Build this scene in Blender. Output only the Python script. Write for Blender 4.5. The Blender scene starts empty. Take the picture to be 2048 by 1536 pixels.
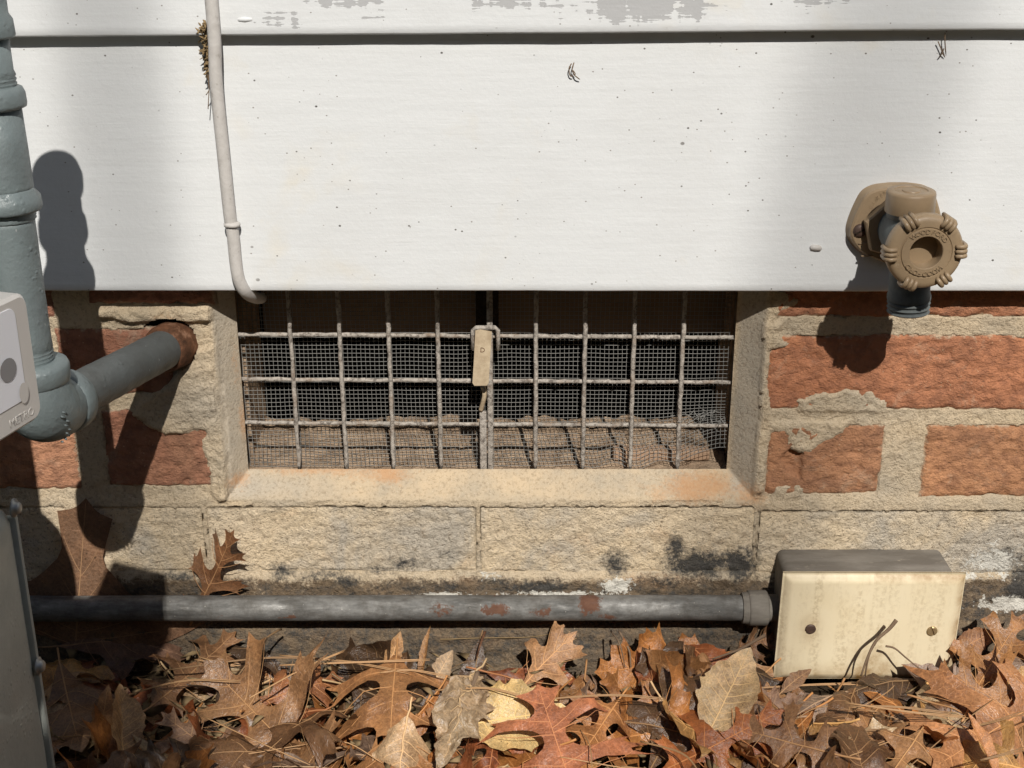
import bpy, bmesh, math, random
import numpy as np
from mathutils import Vector, Matrix, Quaternion
from mathutils.geometry import delaunay_2d_cdt

random.seed(7)
RNG = np.random.default_rng(7)
scene = bpy.context.scene
COL = scene.collection

# ------------------------------------------------------------------ camera
FPX = 2700.0                      # focal length in photograph pixels (2048 wide)
PITCH = math.radians(21.7)
CAM = Vector((0.0, -0.867, 0.58))
cam_data = bpy.data.cameras.new('camera')
cam_data.sensor_width = 36.0
cam_data.lens = 36.0 * FPX / 2048.0
cam_data.clip_start = 0.02
cam_data.clip_end = 400.0
cam = bpy.data.objects.new('camera', cam_data)
cam.location = CAM
cam.rotation_euler = (math.pi / 2 - PITCH, 0, 0)
COL.objects.link(cam)
scene.camera = cam

# ------------------------------------------------------------------ sky, sun, exposure
SUN_TRAVEL = Vector((-0.16, 1.0, -0.95)).normalized()
SUN_ELEV = math.asin(-SUN_TRAVEL.z)
world = bpy.data.worlds.new('World')
scene.world = world
world.use_nodes = True
wn = world.node_tree
wn.nodes.clear()
sky = wn.nodes.new('ShaderNodeTexSky')
sky.sky_type = 'NISHITA'
sky.sun_disc = False
sky.sun_elevation = SUN_ELEV
sky.sun_rotation = math.atan2(-SUN_TRAVEL.x, -SUN_TRAVEL.y)
bg = wn.nodes.new('ShaderNodeBackground')
bg.inputs['Strength'].default_value = 0.05
wo = wn.nodes.new('ShaderNodeOutputWorld')
wn.links.new(sky.outputs[0], bg.inputs[0])
wn.links.new(bg.outputs[0], wo.inputs[0])
sun_data = bpy.data.lights.new('sun', 'SUN')
sun_data.energy = 4.7
sun_data.angle = math.radians(0.53)
sun_data.color = (1.0, 0.955, 0.89)
sun = bpy.data.objects.new('sun', sun_data)
sun.rotation_euler = SUN_TRAVEL.to_track_quat('-Z', 'Y').to_euler()
sun.location = (0.5, -3, 3)
COL.objects.link(sun)
scene.view_settings.view_transform = 'Standard'
scene.view_settings.look = 'None'
scene.view_settings.exposure = 0.0
scene.view_settings.gamma = 1.0
scene.view_settings.use_curve_mapping = False
scene.render.engine = 'CYCLES'
scene.cycles.use_denoising = True
scene.cycles.max_bounces = 5
scene.cycles.use_adaptive_sampling = True
scene.cycles.adaptive_threshold = 0.02
scene.cycles.sample_clamp_indirect = 3.0
scene.cycles.diffuse_bounces = 3

# ------------------------------------------------------------------ measuring helpers
SP, CP = math.sin(PITCH), math.cos(PITCH)
def ray(px, py):
    """direction of the line of sight through a photograph pixel"""
    u, v = (px - 1024.0) / FPX, (py - 768.0) / FPX
    return Vector((u, CP - v * SP, -SP - v * CP))
def at(px, py, Y=0.0):
    d = ray(px, py); t = (Y - CAM.y) / d.y
    return CAM + d * t
def atz(px, py, z):
    d = ray(px, py); t = (z - CAM.z) / d.z
    return CAM + d * t

# ------------------------------------------------------------------ numpy noise
def _h(i, j, k, s):
    n = (i * 374761393 + j * 668265263 + k * 1274126177 + s * 974634777) & 0xFFFFFFFF
    n = ((n ^ (n >> 13)) * 1274126177) & 0xFFFFFFFF
    n = n ^ (n >> 16)
    return (n & 0xFFFF).astype(np.float64) / 65535.0
def vnoise(x, y, z=None, seed=0):
    x = np.asarray(x, float); y = np.asarray(y, float)
    z = np.zeros_like(x) if z is None else np.asarray(z, float)
    xi, yi, zi = np.floor(x).astype(np.int64), np.floor(y).astype(np.int64), np.floor(z).astype(np.int64)
    fx, fy, fz = x - xi, y - yi, z - zi
    fx, fy, fz = [t * t * (3 - 2 * t) for t in (fx, fy, fz)]
    r = 0
    for a in (0, 1):
        for b in (0, 1):
            for c in (0, 1):
                w = (fx if a else 1 - fx) * (fy if b else 1 - fy) * (fz if c else 1 - fz)
                r = r + w * _h(xi + a, yi + b, zi + c, seed)
    return r * 2 - 1
def fbm(x, y, z=None, seed=0, octaves=4, rough=0.55):
    r, a, tot, f = 0, 1.0, 0, 1.0
    for o in range(octaves):
        r = r + a * vnoise(np.asarray(x) * f, np.asarray(y) * f, None if z is None else np.asarray(z) * f, seed + o * 17)
        tot += a; a *= rough; f *= 2.03
    return r / tot
def sstep(a, b, x):
    t = np.clip((x - a) / (b - a), 0, 1)
    return t * t * (3 - 2 * t)

# ------------------------------------------------------------------ material helpers
def node(nt, typ, ins=None, **props):
    n = nt.nodes.new(typ)
    for k, v in props.items():
        setattr(n, k, v)
    for k, v in (ins or {}).items():
        s = n.inputs[k]
        if isinstance(v, bpy.types.NodeSocket):
            nt.links.new(v, s)
        else:
            s.default_value = v
    return n
class Mat:
    def __init__(self, name):
        self.m = bpy.data.materials.new(name)
        self.m.use_nodes = True
        self.nt = self.m.node_tree
        self.nt.nodes.clear()
        self.out = self.nt.nodes.new('ShaderNodeOutputMaterial')
        self.pos = node(self.nt, 'ShaderNodeNewGeometry').outputs['Position']
        self.obj = node(self.nt, 'ShaderNodeTexCoord').outputs['Object']
    def scaled(self, vec, s):
        return node(self.nt, 'ShaderNodeMapping', {'Vector': vec, 'Scale': s}).outputs[0]
    def noise(self, scale, detail=4, rough=0.55, vec=None, dist=0.0, out=0):
        return node(self.nt, 'ShaderNodeTexNoise', {'Vector': vec or self.pos, 'Scale': scale, 'Detail': detail, 'Roughness': rough, 'Distortion': dist}).outputs[out]
    def voro(self, scale, vec=None, feature='F1', rnd=1.0, out=0):
        return node(self.nt, 'ShaderNodeTexVoronoi', {'Vector': vec or self.pos, 'Scale': scale, 'Randomness': rnd}, feature=feature).outputs[out]
    def ramp(self, fac, stops):
        r = node(self.nt, 'ShaderNodeValToRGB', {'Fac': fac})
        e = r.color_ramp.elements
        while len(e) < len(stops):
            e.new(0.5)
        for el, (p, c) in zip(e, stops):
            el.position = p
            el.color = (c, c, c, 1) if isinstance(c, (int, float)) else (*c[:3], 1)
        return r.outputs[0]
    def math(self, op, a, b=0.0, c=0.0, clamp=False):
        return node(self.nt, 'ShaderNodeMath', {0: a, 1: b, 2: c}, operation=op, use_clamp=clamp).outputs[0]
    def mix(self, fac, a, b, blend='MIX'):
        n = node(self.nt, 'ShaderNodeMix', None, data_type='RGBA', blend_type=blend)
        for i, v in ((0, fac), (6, a), (7, b)):
            if isinstance(v, bpy.types.NodeSocket):
                self.nt.links.new(v, n.inputs[i])
            elif i == 0:
                n.inputs[i].default_value = v
            else:
                n.inputs[i].default_value = (*v[:3], 1)
        return n.outputs[2]
    def attr(self, name):
        return node(self.nt, 'ShaderNodeAttribute', None, attribute_name=name).outputs['Fac']
    def attrvec(self, name):
        return node(self.nt, 'ShaderNodeAttribute', None, attribute_name=name).outputs['Vector']
    def bump(self, height, strength=0.5, dist=0.001, normal=None):
        ins = {'Height': height, 'Strength': strength, 'Distance': dist}
        if normal is not None:
            ins['Normal'] = normal
        return node(self.nt, 'ShaderNodeBump', ins).outputs[0]
    def bsdf(self, color, rough=0.8, normal=None, metallic=0.0, spec=0.5, **extra):
        p = node(self.nt, 'ShaderNodeBsdfPrincipled')
        def put(k, v):
            if isinstance(v, bpy.types.NodeSocket):
                self.nt.links.new(v, p.inputs[k])
            elif isinstance(v, (tuple, list)):
                p.inputs[k].default_value = (*v[:3], 1)
            else:
                p.inputs[k].default_value = v
        put('Base Color', color); put('Roughness', rough); put('Metallic', metallic); put('Specular IOR Level', spec)
        for k, v in extra.items():
            put(k.replace('_', ' '), v)
        if normal is not None:
            put('Normal', normal)
        self.nt.links.new(p.outputs[0], self.out.inputs[0])
        return self.m

def srgb(r, g, b):
    f = lambda c: ((c / 255 + 0.055) / 1.055) ** 2.4 if c > 10 else c / 255 / 12.92
    return (f(r), f(g), f(b))

MT = {}
def build_materials():
    # ---- brick: fired clay with crumbs, drag marks and lime specks; hue from the object's colour
    def brick(name):
        m = Mat(name)
        oc = node(m.nt, 'ShaderNodeObjectInfo').outputs['Color']
        big = m.noise(18, 3, 0.5)
        c = m.mix(m.ramp(big, [(0.3, 0.0), (0.7, 1.0)]), oc, m.mix(1.0, oc, (0.62, 0.58, 0.56), 'MULTIPLY'))
        c = m.mix(m.ramp(m.noise(7, 4, 0.6, dist=0.5), [(0.48, 0.0), (0.66, 0.6)]), c, (0.40, 0.20, 0.105))
        mid = m.noise(110, 5, 0.65)
        c = m.mix(m.ramp(mid, [(0.40, 0.6), (0.55, 0.0)]), c, m.mix(1.0, c, (0.45, 0.36, 0.33), 'MULTIPLY'))
        grog = m.voro(260)
        gm = m.math('MULTIPLY', m.ramp(grog, [(0.10, 1.0), (0.17, 0.0)]), m.ramp(m.noise(40, 2), [(0.5, 0.0), (0.62, 1.0)]))
        c = m.mix(m.math('MULTIPLY', gm, 0.7), c, (0.62, 0.42, 0.26))
        dk = m.ramp(m.voro(190, vec=m.scaled(m.pos, (0.55, 1, 1.3))), [(0.06, 1.0), (0.12, 0.0)])
        c = m.mix(m.math('MULTIPLY', dk, 0.6), c, (0.09, 0.035, 0.02))
        dust = m.ramp(m.noise(34, 6, 0.75, dist=0.6), [(0.56, 0.0), (0.76, 0.6)])
        c = m.mix(dust, c, (0.46, 0.36, 0.26))
        fine = m.noise(700, 3, 0.7)
        c = m.mix(0.16, c, (0.52, 0.42, 0.32))
        ea = m.math('ADD', m.attr('edge'), m.math('MULTIPLY', m.math('SUBTRACT', m.noise(140, 4, 0.7), 0.5), 1.5))
        c = m.mix(m.ramp(ea, [(0.50, 0.0), (0.85, 0.85)]), c, (0.52, 0.43, 0.31))
        n1 = m.bump(m.noise(420, 4, 0.7, vec=m.scaled(m.pos, (0.75, 1, 1))), 1.0, 0.0024)
        n2 = m.bump(fine, 0.6, 0.0010, n1)
        return m.bsdf(c, 0.92, n2, spec=0.15)
    MT['brick'] = brick('fired_brick')

    # ---- mortar / cement render with stains carried by attributes
    m = Mat('mortar')
    base = m.mix(m.ramp(m.noise(22, 4, 0.6), [(0.3, 0.0), (0.7, 1.0)]), (0.64, 0.51, 0.345), (0.49, 0.415, 0.31))
    sm = m.attr('smooth')
    base = m.mix(sm, base, m.mix(m.ramp(m.noise(34, 5, 0.65), [(0.35, 0.0), (0.65, 1.0)]), (0.56, 0.44, 0.295), (0.42, 0.355, 0.265)))
    gr = m.attr('grey')
    base = m.mix(m.math('MULTIPLY', gr, 0.85), base, m.mix(m.noise(60, 4), (0.36, 0.325, 0.27), (0.47, 0.42, 0.345)))
    speck = m.ramp(m.noise(420, 4, 0.75), [(0.36, 0.55), (0.50, 0.0)])
    base = m.mix(speck, base, m.mix(1.0, base, (0.50, 0.46, 0.42), 'MULTIPLY'))
    sand = m.ramp(m.voro(520), [(0.10, 0.55), (0.2, 0.0)])
    base = m.mix(sand, base, (0.66, 0.57, 0.44))
    pit = m.ramp(m.voro(300), [(0.06, 0.7), (0.13, 0.0)])
    base = m.mix(m.math('MULTIPLY', pit, m.ramp(m.noise(70, 3), [(0.45, 0.0), (0.6, 1.0)])), base, (0.17, 0.13, 0.09))
    def masked(att, scale, lo, hi, col, c, amt=1.0, rough=0.7):
        a = m.attr(att)
        f = m.math('ADD', a, m.math('ADD', m.math('MULTIPLY', m.math('SUBTRACT', m.noise(scale, 6, rough, dist=0.4), 0.5), 1.6), m.math('MULTIPLY', m.math('SUBTRACT', m.noise(330, 4, 0.8), 0.5), 1.5)))
        f = m.math('MULTIPLY', m.ramp(f, [(lo, 0.0), (hi, 1.0)]), m.ramp(a, [(0.03, 0.0), (0.12, 1.0)]))
        return m.mix(m.math('MULTIPLY', f, amt), c, col), f
    base, _ = masked('rust', 42, 0.35, 1.0, (0.50, 0.27, 0.13), base, 0.72)
    base, _ = masked('brown', 55, 0.35, 0.7, (0.13, 0.085, 0.05), base, 0.8)
    blk = m.mix(m.noise(300, 3), (0.030, 0.032, 0.034), (0.11, 0.105, 0.095))
    base, fb = masked('stain', 80, 0.36, 0.90, blk, base, 0.94)
    base, _ = masked('white', 110, 0.44, 0.56, (0.72, 0.69, 0.61), base, 0.95)
    rough_amt = m.math('SUBTRACT', 1.0, m.math('MULTIPLY', sm, 0.62))
    n1 = m.bump(m.noise(420, 4, 0.7), rough_amt, 0.0026)
    n2 = m.bump(m.noise(800, 2, 0.6), 0.4, 0.0006, n1)
    MT['mortar'] = m.bsdf(base, 0.95, n2, spec=0.1)

    # ---- concrete bricks of the lowest course
    m = Mat('concrete_brick')
    base = m.mix(m.ramp(m.noise(16, 4, 0.6), [(0.35, 0.0), (0.65, 1.0)]), (0.80, 0.64, 0.43), (0.68, 0.57, 0.42))
    base = m.mix(m.ramp(m.noise(13, 5, 0.7, dist=0.6), [(0.46, 0.0), (0.62, 0.75)]), base, (0.49, 0.45, 0.385))
    base = m.mix(m.ramp(m.noise(24, 5, 0.7, dist=0.4), [(0.58, 0.0), (0.74, 0.6)]), base, (0.62, 0.43, 0.26))
    sp = m.ramp(m.noise(430, 4, 0.75, vec=m.scaled(m.pos, (0.85, 1, 1)), dist=0.25), [(0.33, 0.9), (0.46, 0.0)])
    base = m.mix(sp, base, m.mix(1.0, base, (0.38, 0.35, 0.33), 'MULTIPLY'))
    base = m.mix(m.ramp(m.voro(330), [(0.1, 0.6), (0.2, 0.0)]), base, (0.58, 0.51, 0.41))
    def masked2(att, scale, lo, hi, col, c, amt):
        a = m.attr(att)
        f = m.math('ADD', a, m.math('ADD', m.math('MULTIPLY', m.math('SUBTRACT', m.noise(scale, 6, 0.7, dist=0.4), 0.5), 1.6), m.math('MULTIPLY', m.math('SUBTRACT', m.noise(330, 4, 0.8), 0.5), 1.5)))
        f = m.math('MULTIPLY', m.ramp(f, [(lo, 0.0), (hi, 1.0)]), m.ramp(a, [(0.03, 0.0), (0.12, 1.0)]))
        return m.mix(m.math('MULTIPLY', f, amt), c, col)
    base = masked2('stain', 80, 0.36, 0.90, (0.05, 0.052, 0.054), base, 0.94)
    base = masked2('white', 110, 0.44, 0.56, (0.72, 0.69, 0.61), base, 0.95)
    n1 = m.bump(m.noise(430, 4, 0.75, vec=m.scaled(m.pos, (0.85, 1, 1)), dist=0.25), 1.0, 0.0034)
    n2 = m.bump(m.noise(900, 2, 0.6), 0.5, 0.0007, n1)
    MT['concrete'] = m.bsdf(base, 0.96, n2, spec=0.1)

    # ---- white painted siding
    m = Mat('white_paint')
    st = m.scaled(m.pos, (2.6, 1, 38))
    brush = m.noise(9, 5, 0.65, vec=st)
    c = m.mix(m.ramp(brush, [(0.3, 0.0), (0.7, 1.0)]), (0.640, 0.651, 0.650), (0.670, 0.681, 0.680))
    cream = m.math('MULTIPLY', m.ramp(m.noise(11, 4, 0.6, dist=0.5), [(0.56, 0.0), (0.70, 1.0)]), m.ramp(m.noise(60, 3), [(0.4, 0.2), (0.6, 1.0)]))
    c = m.mix(m.math('MULTIPLY', cream, 0.42), c, (0.66, 0.60, 0.48))
    grime = m.ramp(m.noise(6, 6, 0.7), [(0.5, 0.0), (0.8, 0.35)])
    c = m.mix(grime, c, (0.54, 0.53, 0.51))
    for sc, th, g in ((70, 0.045, 0.10), (33, 0.035, 0.16), (140, 0.06, 0.26), (95, 0.05, 0.14)):
        v = m.voro(sc, vec=m.scaled(m.pos, (1, 1, 1.3)))
        keep = m.ramp(m.noise(sc * 0.35, 2), [(0.50, 0.0), (0.54, 1.0)])
        c = m.mix(m.math('MULTIPLY', m.ramp(v, [(th, 1.0), (th * 1.5, 0.0)]), keep), c, (g, g * 0.93, g * 0.85))
    peel = m.attr('peel')
    comb = m.noise(7, 3, 0.5, vec=m.scaled(m.pos, (22, 1, 4)))
    comb2 = m.noise(10, 4, 0.6, vec=m.scaled(m.pos, (4, 1, 45)))
    pf = m.math('ADD', peel, m.math('ADD', m.math('MULTIPLY', m.math('SUBTRACT', comb, 0.5), 2.0), m.math('MULTIPLY', m.math('SUBTRACT', comb2, 0.5), 2.0)))
    pf = m.math('MULTIPLY', m.ramp(pf, [(0.60, 0.0), (0.64, 1.0)]), m.ramp(peel, [(0.05, 0.0), (0.15, 1.0)]))
    c = m.mix(m.math('MULTIPLY', pf, 0.9), c, (0.40, 0.40, 0.40))
    n1 = m.bump(brush, 0.10, 0.0010)
    n1 = m.bump(m.noise(6, 4, 0.6, vec=m.scaled(m.pos, (1.2, 1, 16))), 0.10, 0.0025, n1)
    n2 = m.bump(m.noise(260, 4, 0.7), 0.35, 0.0006, n1)
    n3 = m.bump(pf, 0.5, -0.0004, n2)
    MT['siding'] = m.bsdf(c, 0.55, n3, spec=0.3)

    # ---- grey painted iron
    def painted(name, c0, c1, lump=0.6, rough=0.42):
        m = Mat(name)
        c = m.mix(m.ramp(m.noise(30, 4, 0.6), [(0.3, 0.0), (0.7, 1.0)]), c0, c1)
        drt = m.ramp(m.noise(90, 5, 0.7), [(0.60, 0.0), (0.75, 0.5)])
        c = m.mix(drt, c, tuple(x * 0.6 for x in c0))
        sc = m.ramp(m.voro(120, vec=m.scaled(m.pos, (1, 1, 0.4))), [(0.03, 0.7), (0.055, 0.0)])
        c = m.mix(sc, c, (0.42, 0.43, 0.42))
        c = m.mix(m.ramp(m.noise(38, 6, 0.75), [(0.63, 0.0), (0.72, 0.65)]), c, (0.10, 0.075, 0.055))
        n1 = m.bump(m.noise(210, 4, 0.6), lump, 0.0010)
        bl = m.ramp(m.voro(240), [(0.05, 1.0), (0.35, 0.0)])
        n2 = m.bump(m.math('MULTIPLY', bl, m.ramp(m.noise(50, 2), [(0.5, 0.0), (0.6, 1.0)])), 0.5, 0.0007, n1)
        return m.bsdf(c, m.ramp(m.noise(60, 3), [(0.3, rough - 0.08), (0.7, rough + 0.15)]), n2, spec=0.45)
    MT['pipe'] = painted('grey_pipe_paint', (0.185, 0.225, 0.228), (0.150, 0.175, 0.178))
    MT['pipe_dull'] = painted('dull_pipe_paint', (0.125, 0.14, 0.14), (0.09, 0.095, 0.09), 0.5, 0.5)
    MT['meter'] = painted('meter_casing_paint', (0.40, 0.42, 0.385), (0.34, 0.355, 0.325), 0.25, 0.5)

    m = Mat('rust')
    c = m.mix(m.ramp(m.noise(120, 5, 0.7), [(0.35, 0.0), (0.65, 1.0)]), (0.055, 0.028, 0.016), (0.19, 0.085, 0.045))
    c = m.mix(m.ramp(m.noise(60, 4, 0.7), [(0.58, 0.0), (0.7, 0.7)]), c, (0.34, 0.20, 0.13))
    MT['rust'] = m.bsdf(c, 0.85, m.bump(m.noise(300, 4, 0.7), 0.8, 0.0010), spec=0.2)

    # ---- galvanised conduit, dirty with rust patches
    m = Mat('galvanised_conduit')
    st = m.scaled(m.pos, (0.25, 1, 1))
    c = m.mix(m.ramp(m.noise(110, 5, 0.7, vec=st), [(0.35, 0.0), (0.65, 1.0)]), (0.10, 0.098, 0.092), (0.27, 0.265, 0.25))
    c = m.mix(m.ramp(m.noise(55, 6, 0.8), [(0.44, 0.0), (0.62, 0.6)]), c, (0.085, 0.076, 0.064))
    ru = m.ramp(m.math('ADD', m.attr('rust'), m.math('MULTIPLY', m.math('SUBTRACT', m.noise(170, 6, 0.75), 0.5), 2.0)), [(0.45, 0.0), (0.62, 1.0)])
    c = m.mix(ru, c, m.mix(m.noise(260, 4), (0.075, 0.032, 0.020), (0.17, 0.088, 0.055)))
    c = m.mix(m.ramp(m.voro(170), [(0.04, 0.9), (0.07, 0.0)]), c, (0.5, 0.47, 0.42))
    MT['conduit'] = m.bsdf(c, m.math('ADD', m.ramp(m.noise(140, 5, 0.75, vec=st), [(0.38, 0.40), (0.60, 0.90)]), m.math('MULTIPLY', ru, 0.3)), m.bump(m.noise(320, 5, 0.75), 0.5, 0.0009),
                           metallic=m.math('MULTIPLY', m.math('SUBTRACT', 1.0, ru), 0.35), spec=0.4)

    # ---- weathered zinc bars
    m = Mat('weathered_zinc')
    c = m.mix(m.ramp(m.noise(160, 5, 0.7), [(0.35, 0.0), (0.65, 1.0)]), (0.30, 0.27, 0.235), (0.48, 0.435, 0.38))
    c = m.mix(m.ramp(m.noise(330, 4, 0.75), [(0.38, 0.85), (0.52, 0.0)]), c, (0.11, 0.09, 0.075))
    c = m.mix(m.ramp(m.noise(70, 4, 0.6), [(0.55, 0.0), (0.7, 0.6)]), c, (0.27, 0.19, 0.13))
    MT['bar'] = m.bsdf(c, 0.85, m.bump(m.noise(500, 4, 0.7), 0.9, 0.0011), spec=0.25)
    m = Mat('mesh_wire')
    c = m.mix(m.noise(120, 3), (0.20, 0.20, 0.19), (0.30, 0.29, 0.265))
    MT['wire'] = m.bsdf(c, 0.6, None, metallic=0.2, spec=0.4)
    m = Mat('brown_plate')
    c = m.mix(m.noise(60, 5), (0.19, 0.125, 0.085), (0.27, 0.19, 0.13))
    MT['damper'] = m.bsdf(c, 0.85, m.bump(m.noise(200, 4), 0.5, 0.0008), spec=0.2)
    m = Mat('tan_tag')
    c = m.mix(m.ramp(m.noise(140, 5, 0.7), [(0.35, 0.0), (0.65, 1.0)]), (0.47, 0.38, 0.26), (0.34, 0.26, 0.17))
    c = m.mix(m.ramp(m.noise(60, 4), [(0.62, 0.0), (0.72, 0.6)]), c, (0.14, 0.09, 0.05))
    MT['tag'] = m.bsdf(c, 0.8, m.bump(m.noise(420, 4), 0.5, 0.0006), spec=0.2)
    m = Mat('rubble')
    c = m.mix(m.ramp(m.noise(70, 5, 0.7), [(0.35, 0.0), (0.65, 1.0)]), (0.28, 0.195, 0.13), (0.52, 0.385, 0.265))
    MT['rubble'] = m.bsdf(c, 0.95, m.bump(m.noise(260, 5, 0.75), 1.0, 0.003), spec=0.1)
    m = Mat('old_wood')
    c = m.mix(m.noise(30, 5, 0.7, vec=m.scaled(m.pos, (1, 1, 12))), (0.30, 0.19, 0.12), (0.45, 0.31, 0.21))
    MT['wood'] = m.bsdf(c, 0.9, m.bump(m.noise(100, 4), 0.5, 0.001), spec=0.15)
    m = Mat('dark_soil')
    c = m.mix(m.noise(40, 5), (0.018, 0.013, 0.010), (0.06, 0.044, 0.030))
    MT['dark'] = m.bsdf(c, 0.95, m.bump(m.noise(160, 5, 0.7), 1.0, 0.004), spec=0.1)
    m = Mat('garden_soil')
    c = m.mix(m.noise(50, 6, 0.7), (0.022, 0.016, 0.011), (0.10, 0.066, 0.042))
    c = m.mix(m.ramp(m.noise(1.2, 4), [(0.45, 0.0), (0.65, 0.6)]), c, (0.10, 0.09, 0.035))
    MT['soil'] = m.bsdf(c, 0.95, m.bump(m.noise(180, 5, 0.7), 1.0, 0.004), spec=0.1)

    # ---- faucet plastics
    m = Mat('tan_plastic')
    c = m.mix(m.ramp(m.noise(45, 5, 0.65), [(0.35, 0.0), (0.65, 1.0)]), (0.325, 0.235, 0.142), (0.28, 0.198, 0.118))
    c = m.mix(m.ramp(m.noise(130, 5, 0.7), [(0.58, 0.0), (0.75, 0.5)]), c, (0.12, 0.08, 0.05))
    c = m.mix(m.ramp(m.voro(160), [(0.03, 0.8), (0.06, 0.0)]), c, (0.08, 0.05, 0.03))
    c = m.mix(m.ramp(m.noise(80, 6, 0.8), [(0.64, 0.0), (0.70, 0.7)]), c, (0.48, 0.40, 0.30))
    MT['tan'] = m.bsdf(c, m.ramp(m.noise(90, 4), [(0.35, 0.33), (0.65, 0.55)]), m.bump(m.noise(300, 3, 0.6), 0.15, 0.0004), spec=0.45)
    m = Mat('dark_patina')
    c = m.mix(m.ramp(m.noise(70, 5, 0.7), [(0.35, 0.0), (0.65, 1.0)]), (0.065, 0.076, 0.080), (0.115, 0.128, 0.125))
    c = m.mix(m.ramp(m.noise(190, 4, 0.7), [(0.6, 0.0), (0.72, 0.7)]), c, (0.16, 0.12, 0.085))
    MT['patina'] = m.bsdf(c, 0.55, m.bump(m.noise(260, 4), 0.3, 0.0006), spec=0.35)
    m = Mat('rusty_screw')
    c = m.mix(m.noise(300, 4), (0.05, 0.035, 0.03), (0.14, 0.08, 0.055))
    MT['screw'] = m.bsdf(c, 0.6, m.bump(m.noise(500, 3), 0.4, 0.0004), metallic=0.3)
    m = Mat('brass_screw')
    c = m.mix(m.noise(300, 4), (0.30, 0.20, 0.10), (0.50, 0.38, 0.2))
    MT['brass'] = m.bsdf(c, 0.45, m.bump(m.noise(500, 3), 0.3, 0.0004), metallic=0.6)
    m = Mat('zinc_screw')
    MT['zinc'] = m.bsdf(m.mix(m.noise(300, 4), (0.28, 0.28, 0.27), (0.45, 0.45, 0.44)), 0.45, None, metallic=0.6)

    # ---- yellowed cover plate with drip streaks
    m = Mat('cream_plate')
    c = m.mix(m.noise(26, 4), (0.74, 0.63, 0.42), (0.77, 0.68, 0.49))
    stk = m.noise(34, 6, 0.72, vec=m.scaled(m.pos, (3.4, 1, 0.45)))
    mot = m.noise(300, 4, 0.75)
    f = m.math('MULTIPLY', m.ramp(stk, [(0.46, 0.0), (0.66, 1.0)]), m.ramp(mot, [(0.44, 0.0), (0.58, 1.0)]))
    c = m.mix(m.math('MULTIPLY', f, 0.42), c, (0.33, 0.23, 0.11))
    c = m.mix(m.ramp(m.noise(20, 5, 0.7), [(0.45, 0.0), (0.75, 0.3)]), c, (0.60, 0.47, 0.27))
    ed = m.attr('edge')
    ef = m.math('MULTIPLY', ed, m.ramp(m.noise(70, 5, 0.7), [(0.35, 0.2), (0.65, 1.0)]))
    c = m.mix(m.math('MULTIPLY', ef, 0.85), c, (0.30, 0.17, 0.06))
    MT['cream'] = m.bsdf(c, 0.5, m.bump(m.noise(300, 4), 0.15, 0.0004), spec=0.4)
    m = Mat('box_grey')
    c = m.mix(m.ramp(m.noise(60, 5, 0.7, vec=m.scaled(m.pos, (0.3, 1, 1))), [(0.4, 0.0), (0.7, 1.0)]), (0.14, 0.125, 0.105), (0.24, 0.22, 0.19))
    c = m.mix(m.ramp(m.noise(160, 4, 0.7, vec=m.scaled(m.pos, (0.4, 1, 1))), [(0.62, 0.0), (0.7, 0.7)]), c, (0.36, 0.31, 0.24))
    MT['box'] = m.bsdf(c, 0.8, m.bump(m.noise(300, 4), 0.3, 0.0005), spec=0.25)

    m = Mat('painted_cable')
    c = m.mix(m.ramp(m.noise(110, 6, 0.7, dist=0.8), [(0.3, 0.0), (0.7, 1.0)]), (0.57, 0.545, 0.515), (0.45, 0.425, 0.395))
    c = m.mix(m.ramp(m.noise(300, 4), [(0.62, 0.0), (0.72, 0.5)]), c, (0.25, 0.22, 0.19))
    MT['cable'] = m.bsdf(c, 0.6, m.bump(m.noise(260, 4, 0.6), 0.3, 0.0006), spec=0.3)

    # ---- meter index cover
    m = Mat('cloudy_plastic')
    c = m.mix(m.noise(40, 5), (0.62, 0.59, 0.55), (0.70, 0.67, 0.63))
    MT['cloudy'] = m.bsdf(c, 0.28, None, spec=0.5)
    m = Mat('index_label')
    c = m.mix(m.noise(12, 3), (0.86, 0.86, 0.90), (0.90, 0.90, 0.94))
    MT['label'] = m.bsdf(c, 0.35, None, spec=0.5)
    m = Mat('grey_dot')
    MT['dot'] = m.bsdf((0.26, 0.255, 0.26), 0.4, None)

    # ---- leaves
    m = Mat('dead_leaf')
    oc = node(m.nt, 'ShaderNodeObjectInfo').outputs['Color']
    rnd = node(m.nt, 'ShaderNodeObjectInfo').outputs['Random']
    lv = m.attrvec('leaf_uv')
    off = node(m.nt, 'ShaderNodeCombineXYZ', {0: m.math('MULTIPLY', rnd, 19.0), 1: m.math('MULTIPLY', rnd, 7.0), 2: rnd}).outputs[0]
    lvr = node(m.nt, 'ShaderNodeVectorMath', {0: lv, 1: off}, operation='ADD').outputs[0]
    big = m.noise(3.2, 4, 0.6, vec=lvr)
    c = m.mix(m.ramp(big, [(0.32, 0.0), (0.68, 1.0)]), oc, m.mix(1.0, oc, (0.50, 0.42, 0.36), 'MULTIPLY'))
    c = m.mix(m.ramp(m.noise(7, 5, 0.7, vec=lvr), [(0.48, 0.0), (0.72, 0.8)]), c, m.mix(1.0, oc, (1.45, 1.32, 1.2), 'MULTIPLY'))
    net = m.voro(30, vec=lvr, feature='DISTANCE_TO_EDGE')
    netf = m.ramp(net, [(0.0, 1.0), (0.09, 0.0)])
    c = m.mix(m.math('MULTIPLY', netf, 0.30), c, m.mix(1.0, oc, (1.5, 1.35, 1.15), 'MULTIPLY'))
    mott = m.noise(60, 4, 0.75, vec=lvr)
    c = m.mix(m.ramp(mott, [(0.40, 0.65), (0.56, 0.0)]), c, m.mix(1.0, c, (0.55, 0.50, 0.46), 'MULTIPLY'))
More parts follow.
